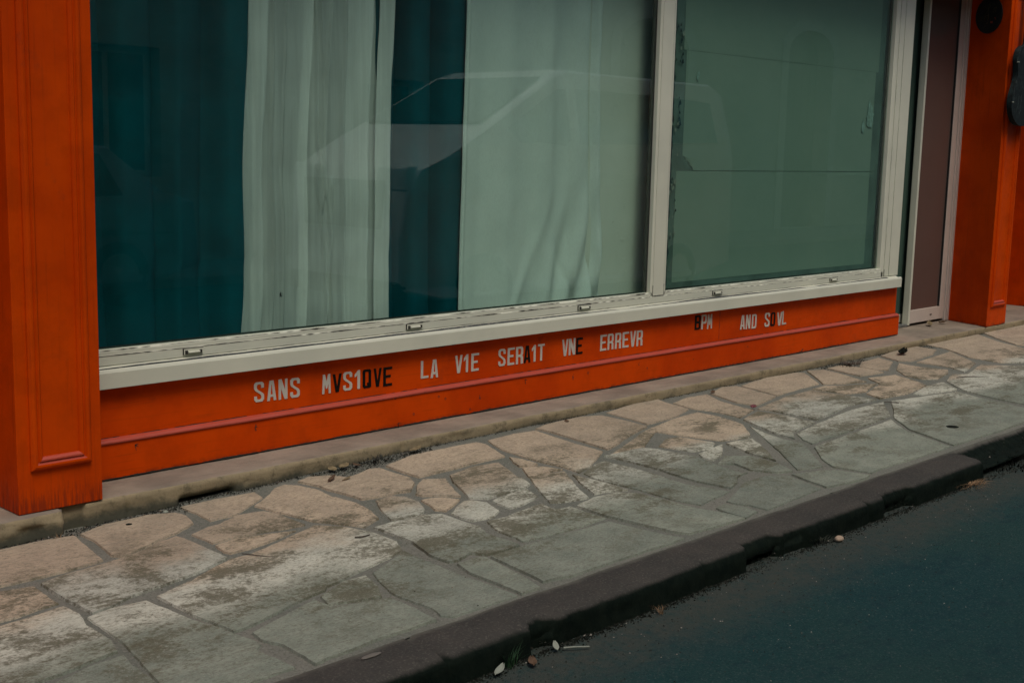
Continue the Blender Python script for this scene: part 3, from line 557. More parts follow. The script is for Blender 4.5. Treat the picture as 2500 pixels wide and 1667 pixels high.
GL['1'] = [[(.50, 0), (.95, 0), (.95, 1), (.62, 1), (.05, .78), (.05, .63), (.50, .75)]]
GL['S'] = [[(1, .70), (.72, .70), (.72, .82), (.63, .885), (.37, .885), (.28, .83), (.28, .70), (.36, .62), (.90, .42), (1, .32), (1, .11), (.82, 0), (.18, 0), (0, .11), (0, .29), (.28, .29), (.28, .18), (.36, .12), (.64, .12), (.72, .17), (.72, .29), (.64, .37), (.10, .58), (0, .68), (0, .90), (.18, 1), (.82, 1), (1, .90)]]
GL['O'] = [[(.16, 0), (.84, 0), (1, .09), (1, .91), (.84, 1), (.16, 1), (0, .91), (0, .09)], [(.34, .12), (.30, .16), (.30, .84), (.34, .88), (.66, .88), (.70, .84), (.70, .16), (.66, .12)]]
GL['Q'] = [[(.16, 0), (.84, 0), (1, .04), (1, .91), (.84, 1), (.16, 1), (0, .91), (0, .09)], [(.34, .12), (.30, .16), (.30, .84), (.34, .88), (.66, .88), (.70, .84), (.70, .28), (.55, .28), (.50, .20), (.58, .12)]]
GL['D'] = [[(0, 0), (.80, 0), (1, .10), (1, .90), (.80, 1), (0, 1)], [(t_, .12), (t_, .88), (.64, .88), (.71, .83), (.71, .17), (.64, .12)]]
GL['R'] = [[(0, 0), (t_, 0), (t_, .40), (.50, .40), (.68, .36), (.70, 0), (1, 0), (.99, .36), (.88, .47), (1, .58), (1, .90), (.82, 1), (0, 1)], [(t_, .53), (t_, .88), (.64, .88), (.71, .83), (.71, .60), (.62, .53)]]
GL['P'] = [[(0, 0), (t_, 0), (t_, .38), (.82, .38), (1, .48), (1, .90), (.82, 1), (0, 1)], [(t_, .51), (t_, .88), (.64, .88), (.71, .83), (.71, .56), (.64, .51)]]
GL['B'] = [[(0, 0), (.82, 0), (1, .09), (1, .43), (.90, .51), (1, .58), (1, .91), (.82, 1), (0, 1)], [(t_, .13), (t_, .43), (.66, .43), (.71, .39), (.71, .17), (.66, .13)], [(t_, .58), (t_, .87), (.66, .87), (.71, .83), (.71, .62), (.66, .58)]]
for (c, bk, x0, x1, z0, z1) in LETTERS:
    b = MB(); tl = random.uniform(-.02, .02)
    b.poly(GL[c], lambda u, v, d_, x0=x0, x1=x1, z0=z0, z1=z1, tl=tl: (x0 + (x1 - x0) * (u + tl * (v - .5)), .0165 + d_, z0 + (z1 - z0) * v), .0025)
    o = b.build('letter', MT['vinyl_black' if bk else 'vinyl_light'], riser)
    if bk: o['label'] = 'black letter ' + c

# ---- window frame, sill, panes
win = thing('shop_window', (6.2, .04, .5), 'wide cream framed two-pane shop window above the orange panel', 'window')
b = MB(); b.prism([(-.030, .513), (-.030, .582), (-.024, .594), (-.012, .5965), (-.010, .590), (.005, .592), (.036, .603), (.07, .603), (.07, .513)], 2.49, 9.785, 'x')
b.build('sill', MT['white'], win, bevel=.002)
b = MB(); b.prism([(.030, .6035), (.030, .6445), (.034, .6480), (.034, .665), (.040, .672), (.10, .672), (.10, .6035)], 2.50, 9.56, 'x'); b.build('bottom_rail', MT['white'], win, bevel=.0015)
b = MB(); b.prism([(6.492, .062), (6.494, .036), (6.506, .030), (6.512, .030), (6.5125, .034), (6.515, .034), (6.5155, .029), (6.628, .029), (6.6285, .034), (6.631, .034), (6.6315, .030), (6.654, .036), (6.668, .062)], .651, 3.05, 'z')
b.build('mullion', MT['white'], win)
b = MB(); b.prism([(9.515, .062), (9.519, .036), (9.535, .030), (9.572, .030), (9.573, .036), (9.577, .036), (9.578, .028), (9.652, .028), (9.653, .033), (9.656, .033), (9.657, .026), (9.81, .026), (9.81, .12), (9.515, .12)], .607, 3.05, 'z')
b.build('end_post', MT['white'], win)
b = MB(); b.box(2.40, 2.52, .03, .10, .607, 3.05); b.build('end_post', MT['white'], win)
b = MB(); b.box(2.40, 9.81, .024, .12, 3.052, 3.13); b.build('top_rail', MT['white'], win)
for (xa, xb) in ((2.52, 6.494), (6.667, 9.518)):
    b = MB(); b.box(xa, xb, .062, .068, .66, 3.06); o = b.build('glass_pane', MT['glass'], win)
b = MB()
b.box(6.474, 6.491, .070, .088, .672, 3.05); b.box(9.497, 9.514, .070, .088, .672, 3.05)
b.box(2.52, 6.473, .0695, .082, .668, .680); b.box(6.667, 9.496, .0695, .082, .668, .682); b.box(6.492, 6.668, .069, .088, .672, 3.05)
b.build('gasket', MT['rubber'], win)
b = MB()
crack(b, (2.52, .0288, .6465), (6.49, .0288, .6465), .0042, 21, .45)
crack(b, (6.67, .0288, .6465), (9.53, .0288, .6465), .0032, 22, .35)
crack(b, (2.52, .0285, .6045), (9.5, .0285, .6045), .0022, 26, .2)
crack(b, (2.52, .0325, .6700), (9.5, .0325, .6700), .0045, 24, .25)
crack(b, (6.5135, .0284, .66), (6.5135, .0284, .72), .003, 5, 1, n=10); crack(b, (6.63, .0284, .66), (6.63, .0284, .725), .003, 6, 1, n=10)
crack(b, (6.496, .0284, .6755), (6.513, .0284, .652), .004, 7, 1, n=8); crack(b, (6.648, .0284, .6755), (6.63, .0284, .652), .004, 9, 1, n=8)
crack(b, (6.515, .0284, .6505), (6.628, .0284, .6505), .004, 11, .9, n=20)
crack(b, (9.575, .0255, .61), (9.575, .0255, 3.0), .002, 31, .1); crack(b, (9.6545, .0245, .61), (9.6545, .0245, 3.0), .002, 32, .3)
crack(b, (9.577, .0255, .665), (9.577, .0255, .61), .006, 33, .8, n=10)
b.build('cracks', MT['seam'], win)
# peeling strip where the frame meets the sill
b = MB(); rows = []; X = 2.515
while X < 9.62:
    wd = .018 * max(.2, .9 + 1.2 * hnoise(X, 1, .9) + .5 * hnoise(X, 1, 5))
    rows.append([(X, -.0105, .5915), (X, -.0105 + min(.034, wd * 1.6), .5935 + wd * .22)]); X += .02
b.grid(rows); b.build('peeling_strip', MT['chip'], win)
hp = None
for i, (xa, xb) in enumerate(((3.068, 3.168), (4.408, 4.520), (5.784, 5.899), (7.180, 7.290), (8.727, 8.840))):
    if hp is None:
        m = MB(); m.box(-.05, .05, -.006, .0, -.013, .013, 0)
        m.box(-.052, .052, -.0065, -.001, .0135, .0152, 1); m.box(-.0535, -.0505, -.0065, -.001, -.013, .0150, 1)
        hp = m.build('hinge_plate', [MT['white'], MT['seam']], win)
        m2 = MB(); m2.tube([(-.030, -.009, -.004), (.03, -.009, -.004)], .0055, 8, 0); m2.box(-.044, -.031, -.0085, -.006, -.012, .006, 1); m2.box(.031, .044, -.0085, -.006, -.010, .004, 1)
        hk = m2.build('knuckle', [MT['white'], MT['seam']], None); hk.parent = hp
        o, k = hp, hk
    else:
        o = hp.copy(); k = hk.copy(); col.objects.link(o); col.objects.link(k); o.parent = win; k.parent = o
    o.matrix_parent_inverse = Matrix.Identity(4); o.location = Vector(((xa + xb) / 2, .0295, .628)) - win.location
    o.scale = ((xb - xa) / .1, 1, 1)

# ---- door and fixed sidelight, set back
door = thing('glazed_door', (10.75, .2, .1), 'narrow cream door with brown tinted glass set back beside the window', 'door')
b = MB()
pf = [(10.436, .2), (10.436, .262), (10.428, .264)]
for k in range(6):
    a = math.pi / 2 + k * math.pi / 2 / 5; pf.append((10.420 + .012 * math.cos(a), .252 + .012 * math.sin(a)))
pf += [(10.410, .206), (10.414, .2)]
b.prism(pf, .112, 3.05, 'z'); b.build('stile', MT['white'], door, bevel=.002)
b = MB(); b.box(10.436, 11.0, .2, .25, .125, .24); b.build('bottom_rail', MT['white_pink'], door, bevel=.002)
b = MB(); b.box(11.0, 11.085, .2, .25, .125, 3.05); b.build('stile', MT['white_pink'], door, bevel=.002)
b = MB(); b.box(11.088, 11.118, .19, .26, .103, 3.05); b.box(11.12, 11.156, .18, .26, .103, 3.05); b.build('jamb', MT['white_pink'], door, bevel=.003)
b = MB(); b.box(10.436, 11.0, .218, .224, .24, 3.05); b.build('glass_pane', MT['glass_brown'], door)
b = MB(); b.box(10.985, 10.9995, .205, .217, .241, 3.05); b.build('gasket', MT['rubber'], door)
b = MB(); b.prism([(10.83 + .02 * math.cos(a * math.pi / 4) * (1 if a else 1), .178 + .006 * math.sin(a * math.pi / 4)) for a in range(8)], .1995, .197, 'y'); b.build('drain_slot', MT['seam'], door)
side = thing('sidelight', (10.05, .36, .1), 'slim green tinted fixed pane left of the glazed door', 'window')
b = MB(); b.box(9.80, 10.98, .300, .306, .20, 3.05); b.build('glass_pane', MT['glass_green'], side)
b = MB(); b.box(9.80, 10.98, .290, .33, .125, .20); b.build('bottom_rail', MT['white'], side, bevel=.002)
b = MB(); b.box(9.82, 10.40, .20, .42, .101, .122); tag(b.build('door_sill', MT['metal'], bevel=.004), 'dull grey metal door sill strip behind the orange panel end', 'door sill')
b = MB(); b.box(9.76, 9.80, .125, .60, .105, 3.05); b.build('return_panel', MT['white'], side)

# ---- upper building, added shading board and hidden walls
bl = thing('shop_building', (6, 3, .1), 'rendered building above and behind the orange shopfront', 'building')
b = MB(); b.box(-3, 16, -.32, -.02, 3.16, 3.75); b.build('shading_fascia', MT['orange'], bl, bevel=.01)  # out of view, added as an overhang to shade the front from above
b = MB(); b.box(-3, 16, .0, .4, 3.76, 8.5); b.build('upper_wall', MT['plaster'], bl)
for q in ((-3, 2.15, .30, .5), (2.15, 2.4, .2, .5), (11.157, 16, .62, .8)):
    b = MB(); b.box(*q, .1, 3.15); b.build('recess_wall', MT['orange_pillar'], bl)
MT['inner'] = plain('dim_interior_paint', (.05, .055, .05), .9)
b = MB()
b.box(2.2, 12.0, 2.6, 2.7, .0, 3.2); b.box(2.2, 2.3, .5, 2.6, .0, 3.2); b.box(12, 12.1, .82, 2.7, .0, 3.2); b.box(2.2, 12.1, .13, 2.7, 3.15, 3.25); b.box(2.2, 12.0, .9, 2.7, .05, .09)
b.build('inner_wall', MT['inner'], bl)
b = MB(); b.box(2.42, 9.74, .105, .75, .50, .545); tag(b.build('display_shelf', MT['inner']), 'dark shelf inside the window behind the frame', 'shelf')

# ---- curtains: each a cloth that folds back on itself along a path
def cat(P, t):
    n = len(P) - 1; f = min(max(t, 0), .99999) * n; i = int(f); u = f - i
    p0, p1, p2, p3 = P[max(i - 1, 0)], P[i], P[i + 1], P[min(i + 2, n)]
    return tuple(.5 * (2 * b_ + (c_ - a_) * u + (2 * a_ - 5 * b_ + 4 * c_ - d_) * u * u + (3 * b_ - a_ - 3 * c_ + d_) * u ** 3) for a_, b_, c_, d_ in zip(p0, p1, p2, p3))
def curtain(name, mat, label, x0f, x1f, y0, path, extra=None, zs=(.56, 3.08), nx=220, nz=60, thick=.0015, sway=.01, wr=.004):
    rows = []
    for j in range(nz + 1):
        z = zs[0] + (zs[1] - zs[0]) * j / nz; xa, xb = x0f(z), x1f(z); r = []
        for i in range(nx + 1):
            u, dy = cat(path, i / nx)
            x = xa + (xb - xa) * u + sway * hnoise(i * .02, z, 1.1) * math.sin(math.pi * min(1, max(0, u)))
            y = y0 + dy + wr * hnoise(x, z, 5) + wr * .6 * hnoise(x, z * .5, 13)
            if extra: y += extra(u, z, x)
            r.append((x, y, z))
        rows.append(r)
    b = MB(); b.grid(rows); o = b.build(name, mat, smooth=True)
    if thick: s_ = o.modifiers.new('cloth', 'SOLIDIFY'); s_.thickness = thick; s_.offset = 1
    return tag(o, label, 'curtain')
def pleats(n, deep, seed, back=.45):
    rg = random.Random(seed); P = [(0, 0)]; w = 1 / n
    for k in range(n):
        a = k * w; j = rg.uniform(.6, 1.3); f = -deep * rg.uniform(.2, .6)
        P += [(a + w * .25, f), (a + w * .62 * j, f * .6), (a + w * (.80 + .1 * rg.random()), deep * .4), (a + w * (.72 if rg.random() < back else .9), deep * j), (a + w, deep * .5)]
    return P
K_ = .9754
curtain('teal_curtain', MT['teal'], 'wide dark teal curtain behind the left end of the window', lambda z: 2.30, lambda z: 3.62 - .02 * (z < 1), .215, pleats(5, .085, 4), sway=.04)
P_s = [(.11, .025), (.05, .03), (.0, .008), (.06, -.018), (.108, -.016), (.10, .012), (.14, .02), (.22, .012), (.30, .016), (.37, .004), (.41, -.010), (.405, .0), (.37, .014), (.38, .026), (.45, .022), (.53, .010), (.60, .016), (.68, .004), (.76, .006), (.84, -.006), (.836, .006), (.77, .02), (.69, .026), (.74, .034), (.86, .034), (.93, .03), (.985, .0), (1.0, -.012), (.97, -.016), (.90, .004), (.95, .02)]
def ex_s(u, z, x):
    v = -.020 * math.exp(-((u - .44 - .075 * (2.35 - z)) / .007) ** 2) * (1.25 < z) - .018 * math.exp(-((u - .49 - .06 * (2.2 - z)) / .006) ** 2) * (z > 1.3)
    v -= .018 * math.exp(-((u - .57 - .03 * math.sin(2.6 * z)) / .008) ** 2) + .010 * math.exp(-((u - .18 - .02 * math.sin(1.7 * z)) / .006) ** 2)
    v -= .018 * math.exp(-((u - .60 + .06 * math.sin(1.6 * z + 1)) / .009) ** 2) * (z < 1.4) + .012 * math.exp(-((u - .53 + .09 * (z - 1)) / .007) ** 2) * (z < 1.5)
    return v - .010 * math.exp(-((u - .70 + .02 * z) / .010) ** 2) - .008 * math.exp(-((u - .28 + .015 * z) / .006) ** 2)
curtain('sheer_curtain', MT['sheer'], 'sheer white linen curtain hanging between the two teal curtains',
        lambda z: K_ * (3.575 + .030 * (z - .9) + .012 * math.sin(z * 3.1) + .005 * math.sin(z * 7.3) - .02 * math.exp(-((z - .6) / .15) ** 2)), lambda z: K_ * (4.505 + .010 * (z - 1) + .010 * math.sin(z * 2.7 + 1) + .005 * math.sin(z * 6.1)), .165, P_s, ex_s, nx=420, nz=90, thick=0, sway=.012, wr=.006)
curtain('teal_curtain', MT['teal'], 'narrow dark teal curtain between sheer curtain and white cotton curtain', lambda z: 4.28, lambda z: 5.05, .235, pleats(3, .085, 5), sway=.03)
P_c = [(.03, .02), (0, .004), (.012, -.008), (.03, .004), (.05, .008), (.13, .020), (.21, .004), (.30, -.006), (.40, .016), (.47, .020), (.53, -.002), (.60, -.008), (.68, .022), (.75, .022), (.80, -.004), (.87, -.010), (.905, .012), (.90, .034), (.93, .012), (.965, -.016), (1.0, .012), (.97, .04)]
def ex_c(u, z, x):
    k = max(0, min(1, (1.45 - z) / .8)); v = k * .026 * math.sin((x - .30 * (z - .6)) * 30) * max(0, min(1, (u - .45) / .3))
    v -= .012 * math.exp(-((u - .40 - .42 * (z - .75)) / .03) ** 2) * k
    return v + .012 * math.exp(-((u - .82 + .35 * (z - .55)) / .025) ** 2) * k
curtain('cotton_curtain', MT['cotton'], 'opaque white cotton curtain right of the narrow teal one', lambda z: K_ * (5.052 + .018 * (z - .9)), lambda z: K_ * (6.29 - .030 * (z - 1.2) + .10 * max(0, 1 - z) - .01 * math.sin(z * 4)), .175, P_c, ex_c, nx=320, nz=70)
b = MB(); b.box(5.95, 6.64, .190, .40, .56, 3.1); tag(b.build('plaster_pier', MT['plaster'], bevel=.01), 'rough white plaster pier inside between the two panes', 'pier')
# ---- paper sheets covering the right pane
def sheet(z0, z1, y, x0, x1, label, curl=None, curl2=None):
    nx, nz = 60, 24; rows = []
    for j in range(nz + 1):
        z = z0 + (z1 - z0) * j / nz
        r = []
        for i in range(nx + 1):
            x = x0 + (x1 - x0) * i / nx; yy = y + .0006 * hnoise(x, z, 1.6); zz = z
            if curl and i + j < 3:
                k = 1 - (i + j) / 3; yy -= .004 * k; zz += .075 * k; x += .085 * k
            if curl2 and i + (nz - j) < 2:
                k = 1 - (i + (nz - j)) / 2; yy += .004 * k; zz -= .02 * k; x += .02 * k
            r.append((x, yy, zz))
        rows.append(r)
    b = MB(); b.grid(rows); o = b.build('paper_sheet', MT['paper'])
    s_ = o.modifiers.new('paper', 'SOLIDIFY'); s_.thickness = .0004
    tag(o, label, 'paper sheet', 'greenish paper sheets covering the right pane')
sheet(.715, 1.4495, .0963, 6.80, 9.36, 'lowest greenish paper sheet behind the right pane, reaching the frame', )
sheet(1.4545, 2.229, .0961, 6.86, 9.36, 'middle greenish paper sheet behind the right pane, lower corner folded', curl=1)
sheet(2.2315, 3.06, .0961, 6.83, 9.40, 'top greenish paper sheet behind the right pane, cut off by the frame edge')
b = MB(); b.box(6.67, 9.49, .098, .104, .672, 3.06); tag(b.build('backing_board', plain('pale_green_board', (.11, .16, .135), .7, var=.2, scale=4)), 'dull green board standing behind the paper sheets', 'board')
b = MB(); rows = []
for j in range(120):
    z = .70 + j * .0195
    rows.append([(6.672, .0905, z), (6.735 + .02 * hnoise(1, z, 9) + .014 * hnoise(2, z, 30), .0900 - .004 * abs(hnoise(3, z, 12)), z)])
b.grid(rows)
for j in range(46):
    z = random.uniform(1.0, 2.4); x = random.uniform(6.70, 6.80); s_ = random.uniform(.008, .022)
    b.add([(x, .086, z), (x + s_, .083, z + s_ * .4), (x + s_ * .7, .086, z + s_ * 1.8), (x - s_ * .3, .084, z + s_ * 1.2)], [(0, 1, 2, 3)], 1 if random.random() < .45 else 0)
tag(b.build('tape_strip', [MT['tape'], MT['scrap']]), 'ragged dark tape strip with torn bits down the left edge of the right pane', 'tape')
MT['glue'] = plain('pale_glue', (.26, .36, .31), .6, var=.25, scale=40)
for (cx, cz, s_, lb) in ((6.99, 2.07, .026, 'small pale glue spot near the upper left corner of the right pane'), (9.30, 1.88, .085, 'large ragged pale glue smear near the right edge of the right pane'), (9.20, 1.80, .04, 'small pale glue smear just below left of the large one')):
    b = MB(); pl = []
    for a in range(26):
        r = s_ * (.62 + .8 * abs(MN.noise(Vector((a * .55, cx, cz))))); pl.append((cx + r * math.cos(a * .2417) * .8, cz + r * math.sin(a * .2417) * 1.4))
    b.poly([pl], lambda u, v, d_: (u, .0885 + d_, v), .001); tag(b.build('glue_patch', MT['glue']), lb, 'glue')
# ---- fly on the sheer curtain
b = MB()
rings = []
for i in range(9):
    u = i / 8; r = .0052 * math.sin(math.pi * min(1, u * .98 + .01)) ** .6 * (1 if u < .62 else .8); z = .838 + .022 * u
    rings.append([(3.636 + r * math.cos(k * math.pi / 4), .072 + .004 + r * .7 * math.sin(k * math.pi / 4), z) for k in range(8)])
b.grid(rings, 0, True)
for sx in (-1, 1):
    b.add([(3.636, .0745, .852), (3.636 + sx * .008, .0735, .838), (3.636 + sx * .003, .0735, .834)], [(0, 1, 2)])
    for q in (.842, .848, .853): b.tube([(3.636, .074, q), (3.636 + sx * .008, .070, q + .001), (3.636 + sx * .010, .0688, q - .004)], .0005, 4)
tag(b.build('fly', plain('black_fly', (.008, .008, .008), .5), smooth=True), 'small black fly on the glass in front of the sheer curtain', 'insect')

# ---- record disc on the splayed side of the right pilaster
a3 = Vector((11.157, .17, 0)); b3 = Vector((10.99, -.25, 0)); ux = (b3 - a3).normalized(); nrm = Vector((ux.y, -ux.x, 0)); nrm = nrm if nrm.x < 0 else -nrm
P0 = a3 + Vector((0, 0, 2.815)) + ux * .205
def disc_pt(u, v, d_): return tuple(P0 + ux * u + Vector((0, 0, v)) + nrm * (.012 - d_))
rec = thing('vinyl_record', tuple(P0 + Vector((0, 0, -.155))), 'black vinyl record painted with a treble clef and notes on the pilaster side', 'record')
b = MB(); N = 64
rings = [[disc_pt(r * math.cos(2 * math.pi * k / N), r * math.sin(2 * math.pi * k / N), dd) for k in range(N)] for r, dd in ((.156, .010), (.157, .006), (.156, .002), (.150, .001), (.146, .002)) + tuple((.145 - .006 * q, .0024 if q % 2 else .0012) for q in range(15)) + ((.052, .001), (.0035, .001), (.003, .004))]
b.grid(rings, 0, True); b.build('disc', plain('black_vinyl', (.010, .013, .012), .35), rec, smooth=False)
MT['gold'] = plain('dull_gold_paint', (.10, .085, .045), .6); MT['redpaint'] = plain('red_paint', (.30, .06, .03), .6)
def stroke(mb, pts, wd, place, mi=0, d0=-.0015):
    for k in range(len(pts) - 1):
        p = Vector(pts[k]); q = Vector(pts[k + 1]); dr = (q - p); 
        if dr.length < 1e-6: continue
        n_ = Vector((-dr.y, dr.x)).normalized() * wd * .5; e = dr.normalized() * wd * .15
        jit = -.0001 * (k % 5)
        mb.add([place(*(v_), d0 + jit) for v_ in (p - n_ - e, p + n_ - e, q + n_ + e, q - n_ + e)], [(0, 1, 2, 3)], mi)
cl = []
for k in range(40):
    a = -1.2 + k / 39 * 6.6; r = .012 + .030 * k / 39; cl.append((-.012 + r * math.cos(a) * .9, -.028 + r * math.sin(a)))
def mark(name, mat, *strokes):
    b = MB()
    for i, (pts, wd) in enumerate(strokes): stroke(b, pts, wd, disc_pt, 0, -.0015 - .0002 * i)
    return b.build(name, mat, rec)
mark('treble_clef', MT['gold'], (cl[:30] + [(-.044, -.03), (-.040, -.002), (-.020, .030), (.006, .058), (.016, .080), (.010, .096), (-.002, .088), (-.006, .062), (-.004, .0), (0, -.060), (-.010, -.076), (-.022, -.068)], .0045))
mark('music_note', MT['gold'], ([(.045, .012), (.055, .018), (.055, .018), (.060, .052), (.085, .060), (.080, .022), (.070, .018)], .005))
mark('music_note', MT['gold'], ([(-.040, .085), (-.034, .060), (-.026, .062)], .004)); mark('music_note', MT['gold'], ([(-.095, -.012), (-.093, -.045), (-.080, -.045), (-.078, -.012), (-.093, -.010)], .003))
mark('music_note', MT['gold'], ([(.040, .090), (.055, .094), (.062, .080)], .003)); mark('music_note', MT['gold'], ([(-.040, -.100), (-.028, -.088)], .006))
mark('music_note', MT['redpaint'], ([(.030, -.062), (.052, -.066)], .016)); mark('music_note', MT['redpaint'], ([(.070, -.030), (.082, -.026), (.086, -.048)], .005))
b = MB(); b.add([disc_pt(.003 * math.cos(a), .003 * math.sin(a), -.003) for a in range(6)], [tuple(range(6))]); b.build('screw', MT['metal'], rec)

# ---- black guitar cut-out on the front of the right pilaster
gt = thing('guitar_sign', (11.19, -.30, 1.86), 'black guitar shaped sign hanging on the front of the right pilaster', 'sign')
half = [(0, 1.865), (.09, 1.868), (.17, 1.895), (.235, 1.945), (.272, 2.01), (.278, 2.08), (.255, 2.15), (.218, 2.21), (.196, 2.26), (.192, 2.31), (.205, 2.36), (.222, 2.41), (.215, 2.47), (.175, 2.52), (.11, 2.545), (.045, 2.55), (.035, 2.62), (.033, 2.9), (.033, 3.1), (0, 3.1)]
def smoothp(p, n=2):
    for _ in range(n):
        q = [p[0]]
        for a, c in zip(p, p[1:]): q += [(a[0] * .75 + c[0] * .25, a[1] * .75 + c[1] * .25), (a[0] * .25 + c[0] * .75, a[1] * .25 + c[1] * .75)]
        q.append(p[-1]); p = q
    return p
hs = smoothp(half); loop = [(11.20 + x, z) for x, z in hs] + [(11.20 - x, z) for x, z in hs[::-1][1:-1]]
MT['guitar'] = plain('scuffed_black_paint', (.006, .012, .012), .75, .25, var=.7, scale=26)
b = MB(); b.poly([loop], lambda u, v, d_: (u, -.345 + d_, v), .045); b.poly([loop], lambda u, v, d_: (u, -.2995 + d_, v), .0005)
b.build('body', MT['guitar'], gt, bevel=.006)
MT['chalk'] = plain('faint_chalk', (.07, .09, .085), .9)
for k in range(16):
    x = 10.96 + random.random() * .2; z = random.uniform(1.92, 2.5); pts = [(x, z)]
    for q in range(3): pts.append((pts[-1][0] + random.uniform(-.02, .02), pts[-1][1] + random.uniform(-.05, .05)))
    b = MB(); stroke(b, pts, .003, lambda u, v, d_: (u, -.3455 + d_, v), 0, -.0006 - .00002 * k); b.build('chalk_mark', MT['chalk'], gt)
b = MB(); b.tube([(10.985, -.358, 2.40), (10.985, -.338, 2.40)], .006, 6); b.build('peg', MT['scrap'], gt); b = MB(); b.tube([(10.935, -.358, 2.06), (10.935, -.338, 2.06)], .006, 6); b.build('peg', MT['scrap'], gt)

# ================================================================== STREET BEHIND THE CAMERA (seen mirrored in the glass)
def wheel_set(parent, x, y, s, r=.33):
    b = MB(); N = 28; prf = [(r * .62, 0), (r * .64, .11), (r * .8, .125), (r * .97, .11), (r, .06), (r, -.06), (r * .97, -.11), (r * .7, -.12)]
    rings = [[(x + rr * math.cos(2 * math.pi * k / N), y + s * dy, -.09 + r + rr * math.sin(2 * math.pi * k / N)) for k in range(N)] for rr, dy in prf]
    b.grid(rings, 0, True); wh = b.build('wheel', MT['rubber'], parent, smooth=True)
    c = MB(); rings = [[(x + rr * math.cos(2 * math.pi * k / N), y + s * dy, -.09 + r + rr * math.sin(2 * math.pi * k / N)) for k in range(N)] for rr, dy in ((r * .63, .05), (r * .6, .09), (r * .35, .06), (r * .18, .09), (.004, .095))]
    c.grid(rings, 0, True); o = c.build('rim', MT['metal'], wh, smooth=True)
def vehicle(name, label, cat, x0, yn, width, prof, wins, paint, front_lights, wheels, belt, roofz, tumble=.13, nose=.25):
    """side profile (x from nose, z); near side faces +y at yn, body extends to yn-width"""
    t = thing(name, (x0 + 2, yn - width / 2, -.09), label, cat)
    yc = yn - width / 2
    def hw(x, z):
        w_ = width / 2
        if z > belt: w_ -= tumble * (z - belt) / (roofz - belt)
        if x < nose: w_ -= .16 * (1 - x / nose) ** 2
        return w_
    P = []
    n = len(prof)
    for i in range(n):
        a = prof[i]; c = prof[(i + 1) % n]; m = max(1, int(math.hypot(c[0] - a[0], c[1] - a[1]) / .25))
        for k in range(m): P.append((a[0] + (c[0] - a[0]) * k / m, a[1] + (c[1] - a[1]) * k / m))
    fr = [-1, -.97, -.85, -.4, 0, .4, .85, .97, 1]
    b = MB(); cx = sum(p[0] for p in P) / len(P); cz = sum(p[1] for p in P) / len(P)
    rows = []
    for f in fr:
        s_ = {1: .965, .97: .99}.get(abs(f), 1)
        rows.append([(x0 + cx + (x - cx) * (1 - (1 - s_) * .25), yc + hw(x, z) * f, cz + (z - cz) * (1 - (1 - s_) * .8)) for x, z in P])
    b.grid(rows, 0, True)
    for r in (rows[0], rows[-1]):
        tr = tessellate_polygon([[Vector((p[0], p[2], 0)) for p in r]]); b.add(r, [tuple(q) for q in tr])
    b.build('body', paint, t, smooth=False, bevel=.02)
    gm = MT['car_glass']
    for wl in wins['side']:
        for s_ in (1, -1):
            b = MB(); b.poly([wl], lambda u, v, d_, s_=s_: (x0 + u, yc + s_ * (hw(u, v) + .006 - d_), v), .02); b.build('window', gm, t)
    for (a, c, ins) in wins['across']:
        b = MB(); nx_, nz_ = Vector((c[1] - a[1], -(c[0] - a[0]))).normalized() if True else (0, 0)
        off = (-nx_ * .008, -nz_ * .008) if (a[0] < c[0]) else (nx_ * .008, nz_ * .008)
        off = wins.get('off', {}).get((a, c), (-.010, .010))
        q = []
        for (x, z) in (a, c):
            h2 = hw(x, z) - ins
            q += [(x0 + x + off[0], yc - h2, z + off[1]), (x0 + x + off[0], yc + h2, z + off[1])]
        b.add(q, [(0, 1, 3, 2)]); b.build('windscreen' if a[0] < 2 else 'rear_window', gm, t)
    for (x, z, w2, h2) in front_lights:
        for s_ in (1, -1):
            b = MB(); yl = yc + s_ * (hw(x, z) - w2 * .5 - .03)
            b.box(x0 + x - .05, x0 + x + .12, yl - w2 / 2, yl + w2 / 2, z - h2 / 2, z + h2 / 2); b.build('headlight', MT['lamp_glass'], t, bevel=.03)
    b = MB(); g0 = prof[0][0]
    b.box(x0 - .03, x0 + .05, yc - width * .28, yc + width * .28, front_lights[0][1] - .46, front_lights[0][1] - .02)
    for k in range(3): b.box(x0 - .04, x0 - .031, yc - width * .27, yc + width * .27, front_lights[0][1] - .40 + k * .14, front_lights[0][1] - .385 + k * .14)
    g_ = b.build('grille', MT['rubber'], t)
    b = MB(); b.box(x0 - .06, x0 + .12, yc - width * .42, yc + width * .42, .16, .34); b.build('bumper', MT['rubber'], t, bevel=.04)
    for wx in wheels:
        for s_ in (1, -1): wheel_set(t, x0 + wx, yc + s_ * (width / 2 - .12), s_)
    for s_ in (1, -1):
        mx = wins['mirror']; b = MB(); b.box(x0 + mx[0], x0 + mx[0] + .10, yc + s_ * (width / 2 + .02), yc + s_ * (width / 2 + .22), mx[1], mx[1] + .26); b.build('mirror', MT['rubber'], t, bevel=.03)
    return t
MT['car_glass'] = NT('dark_car_glass'); _t = MT['car_glass']; MT['car_glass'] = _t.end(_t.bsdf((.012, .016, .014), .05, None, .6))
MT['lamp_glass'] = plain('headlight_glass', (.55, .58, .55), .1)
MT['van_paint'] = plain('white_van_paint', (.55, .57, .54), .22, .5, 0, .03, 3)
MT['car_paint'] = plain('grey_blue_car_paint', (.16, .20, .21), .25, .5, 0, .05, 3)
van_prof = [(0, .25), (-.0, .75), (.05, 1.15), (.16, 1.36), (.9, 1.74), (1.95, 2.30), (2.15, 2.36), (4.6, 2.34), (4.82, 2.24), (4.95, 1.5), (4.97, .3), (4.3, .16), (.4, .16)]
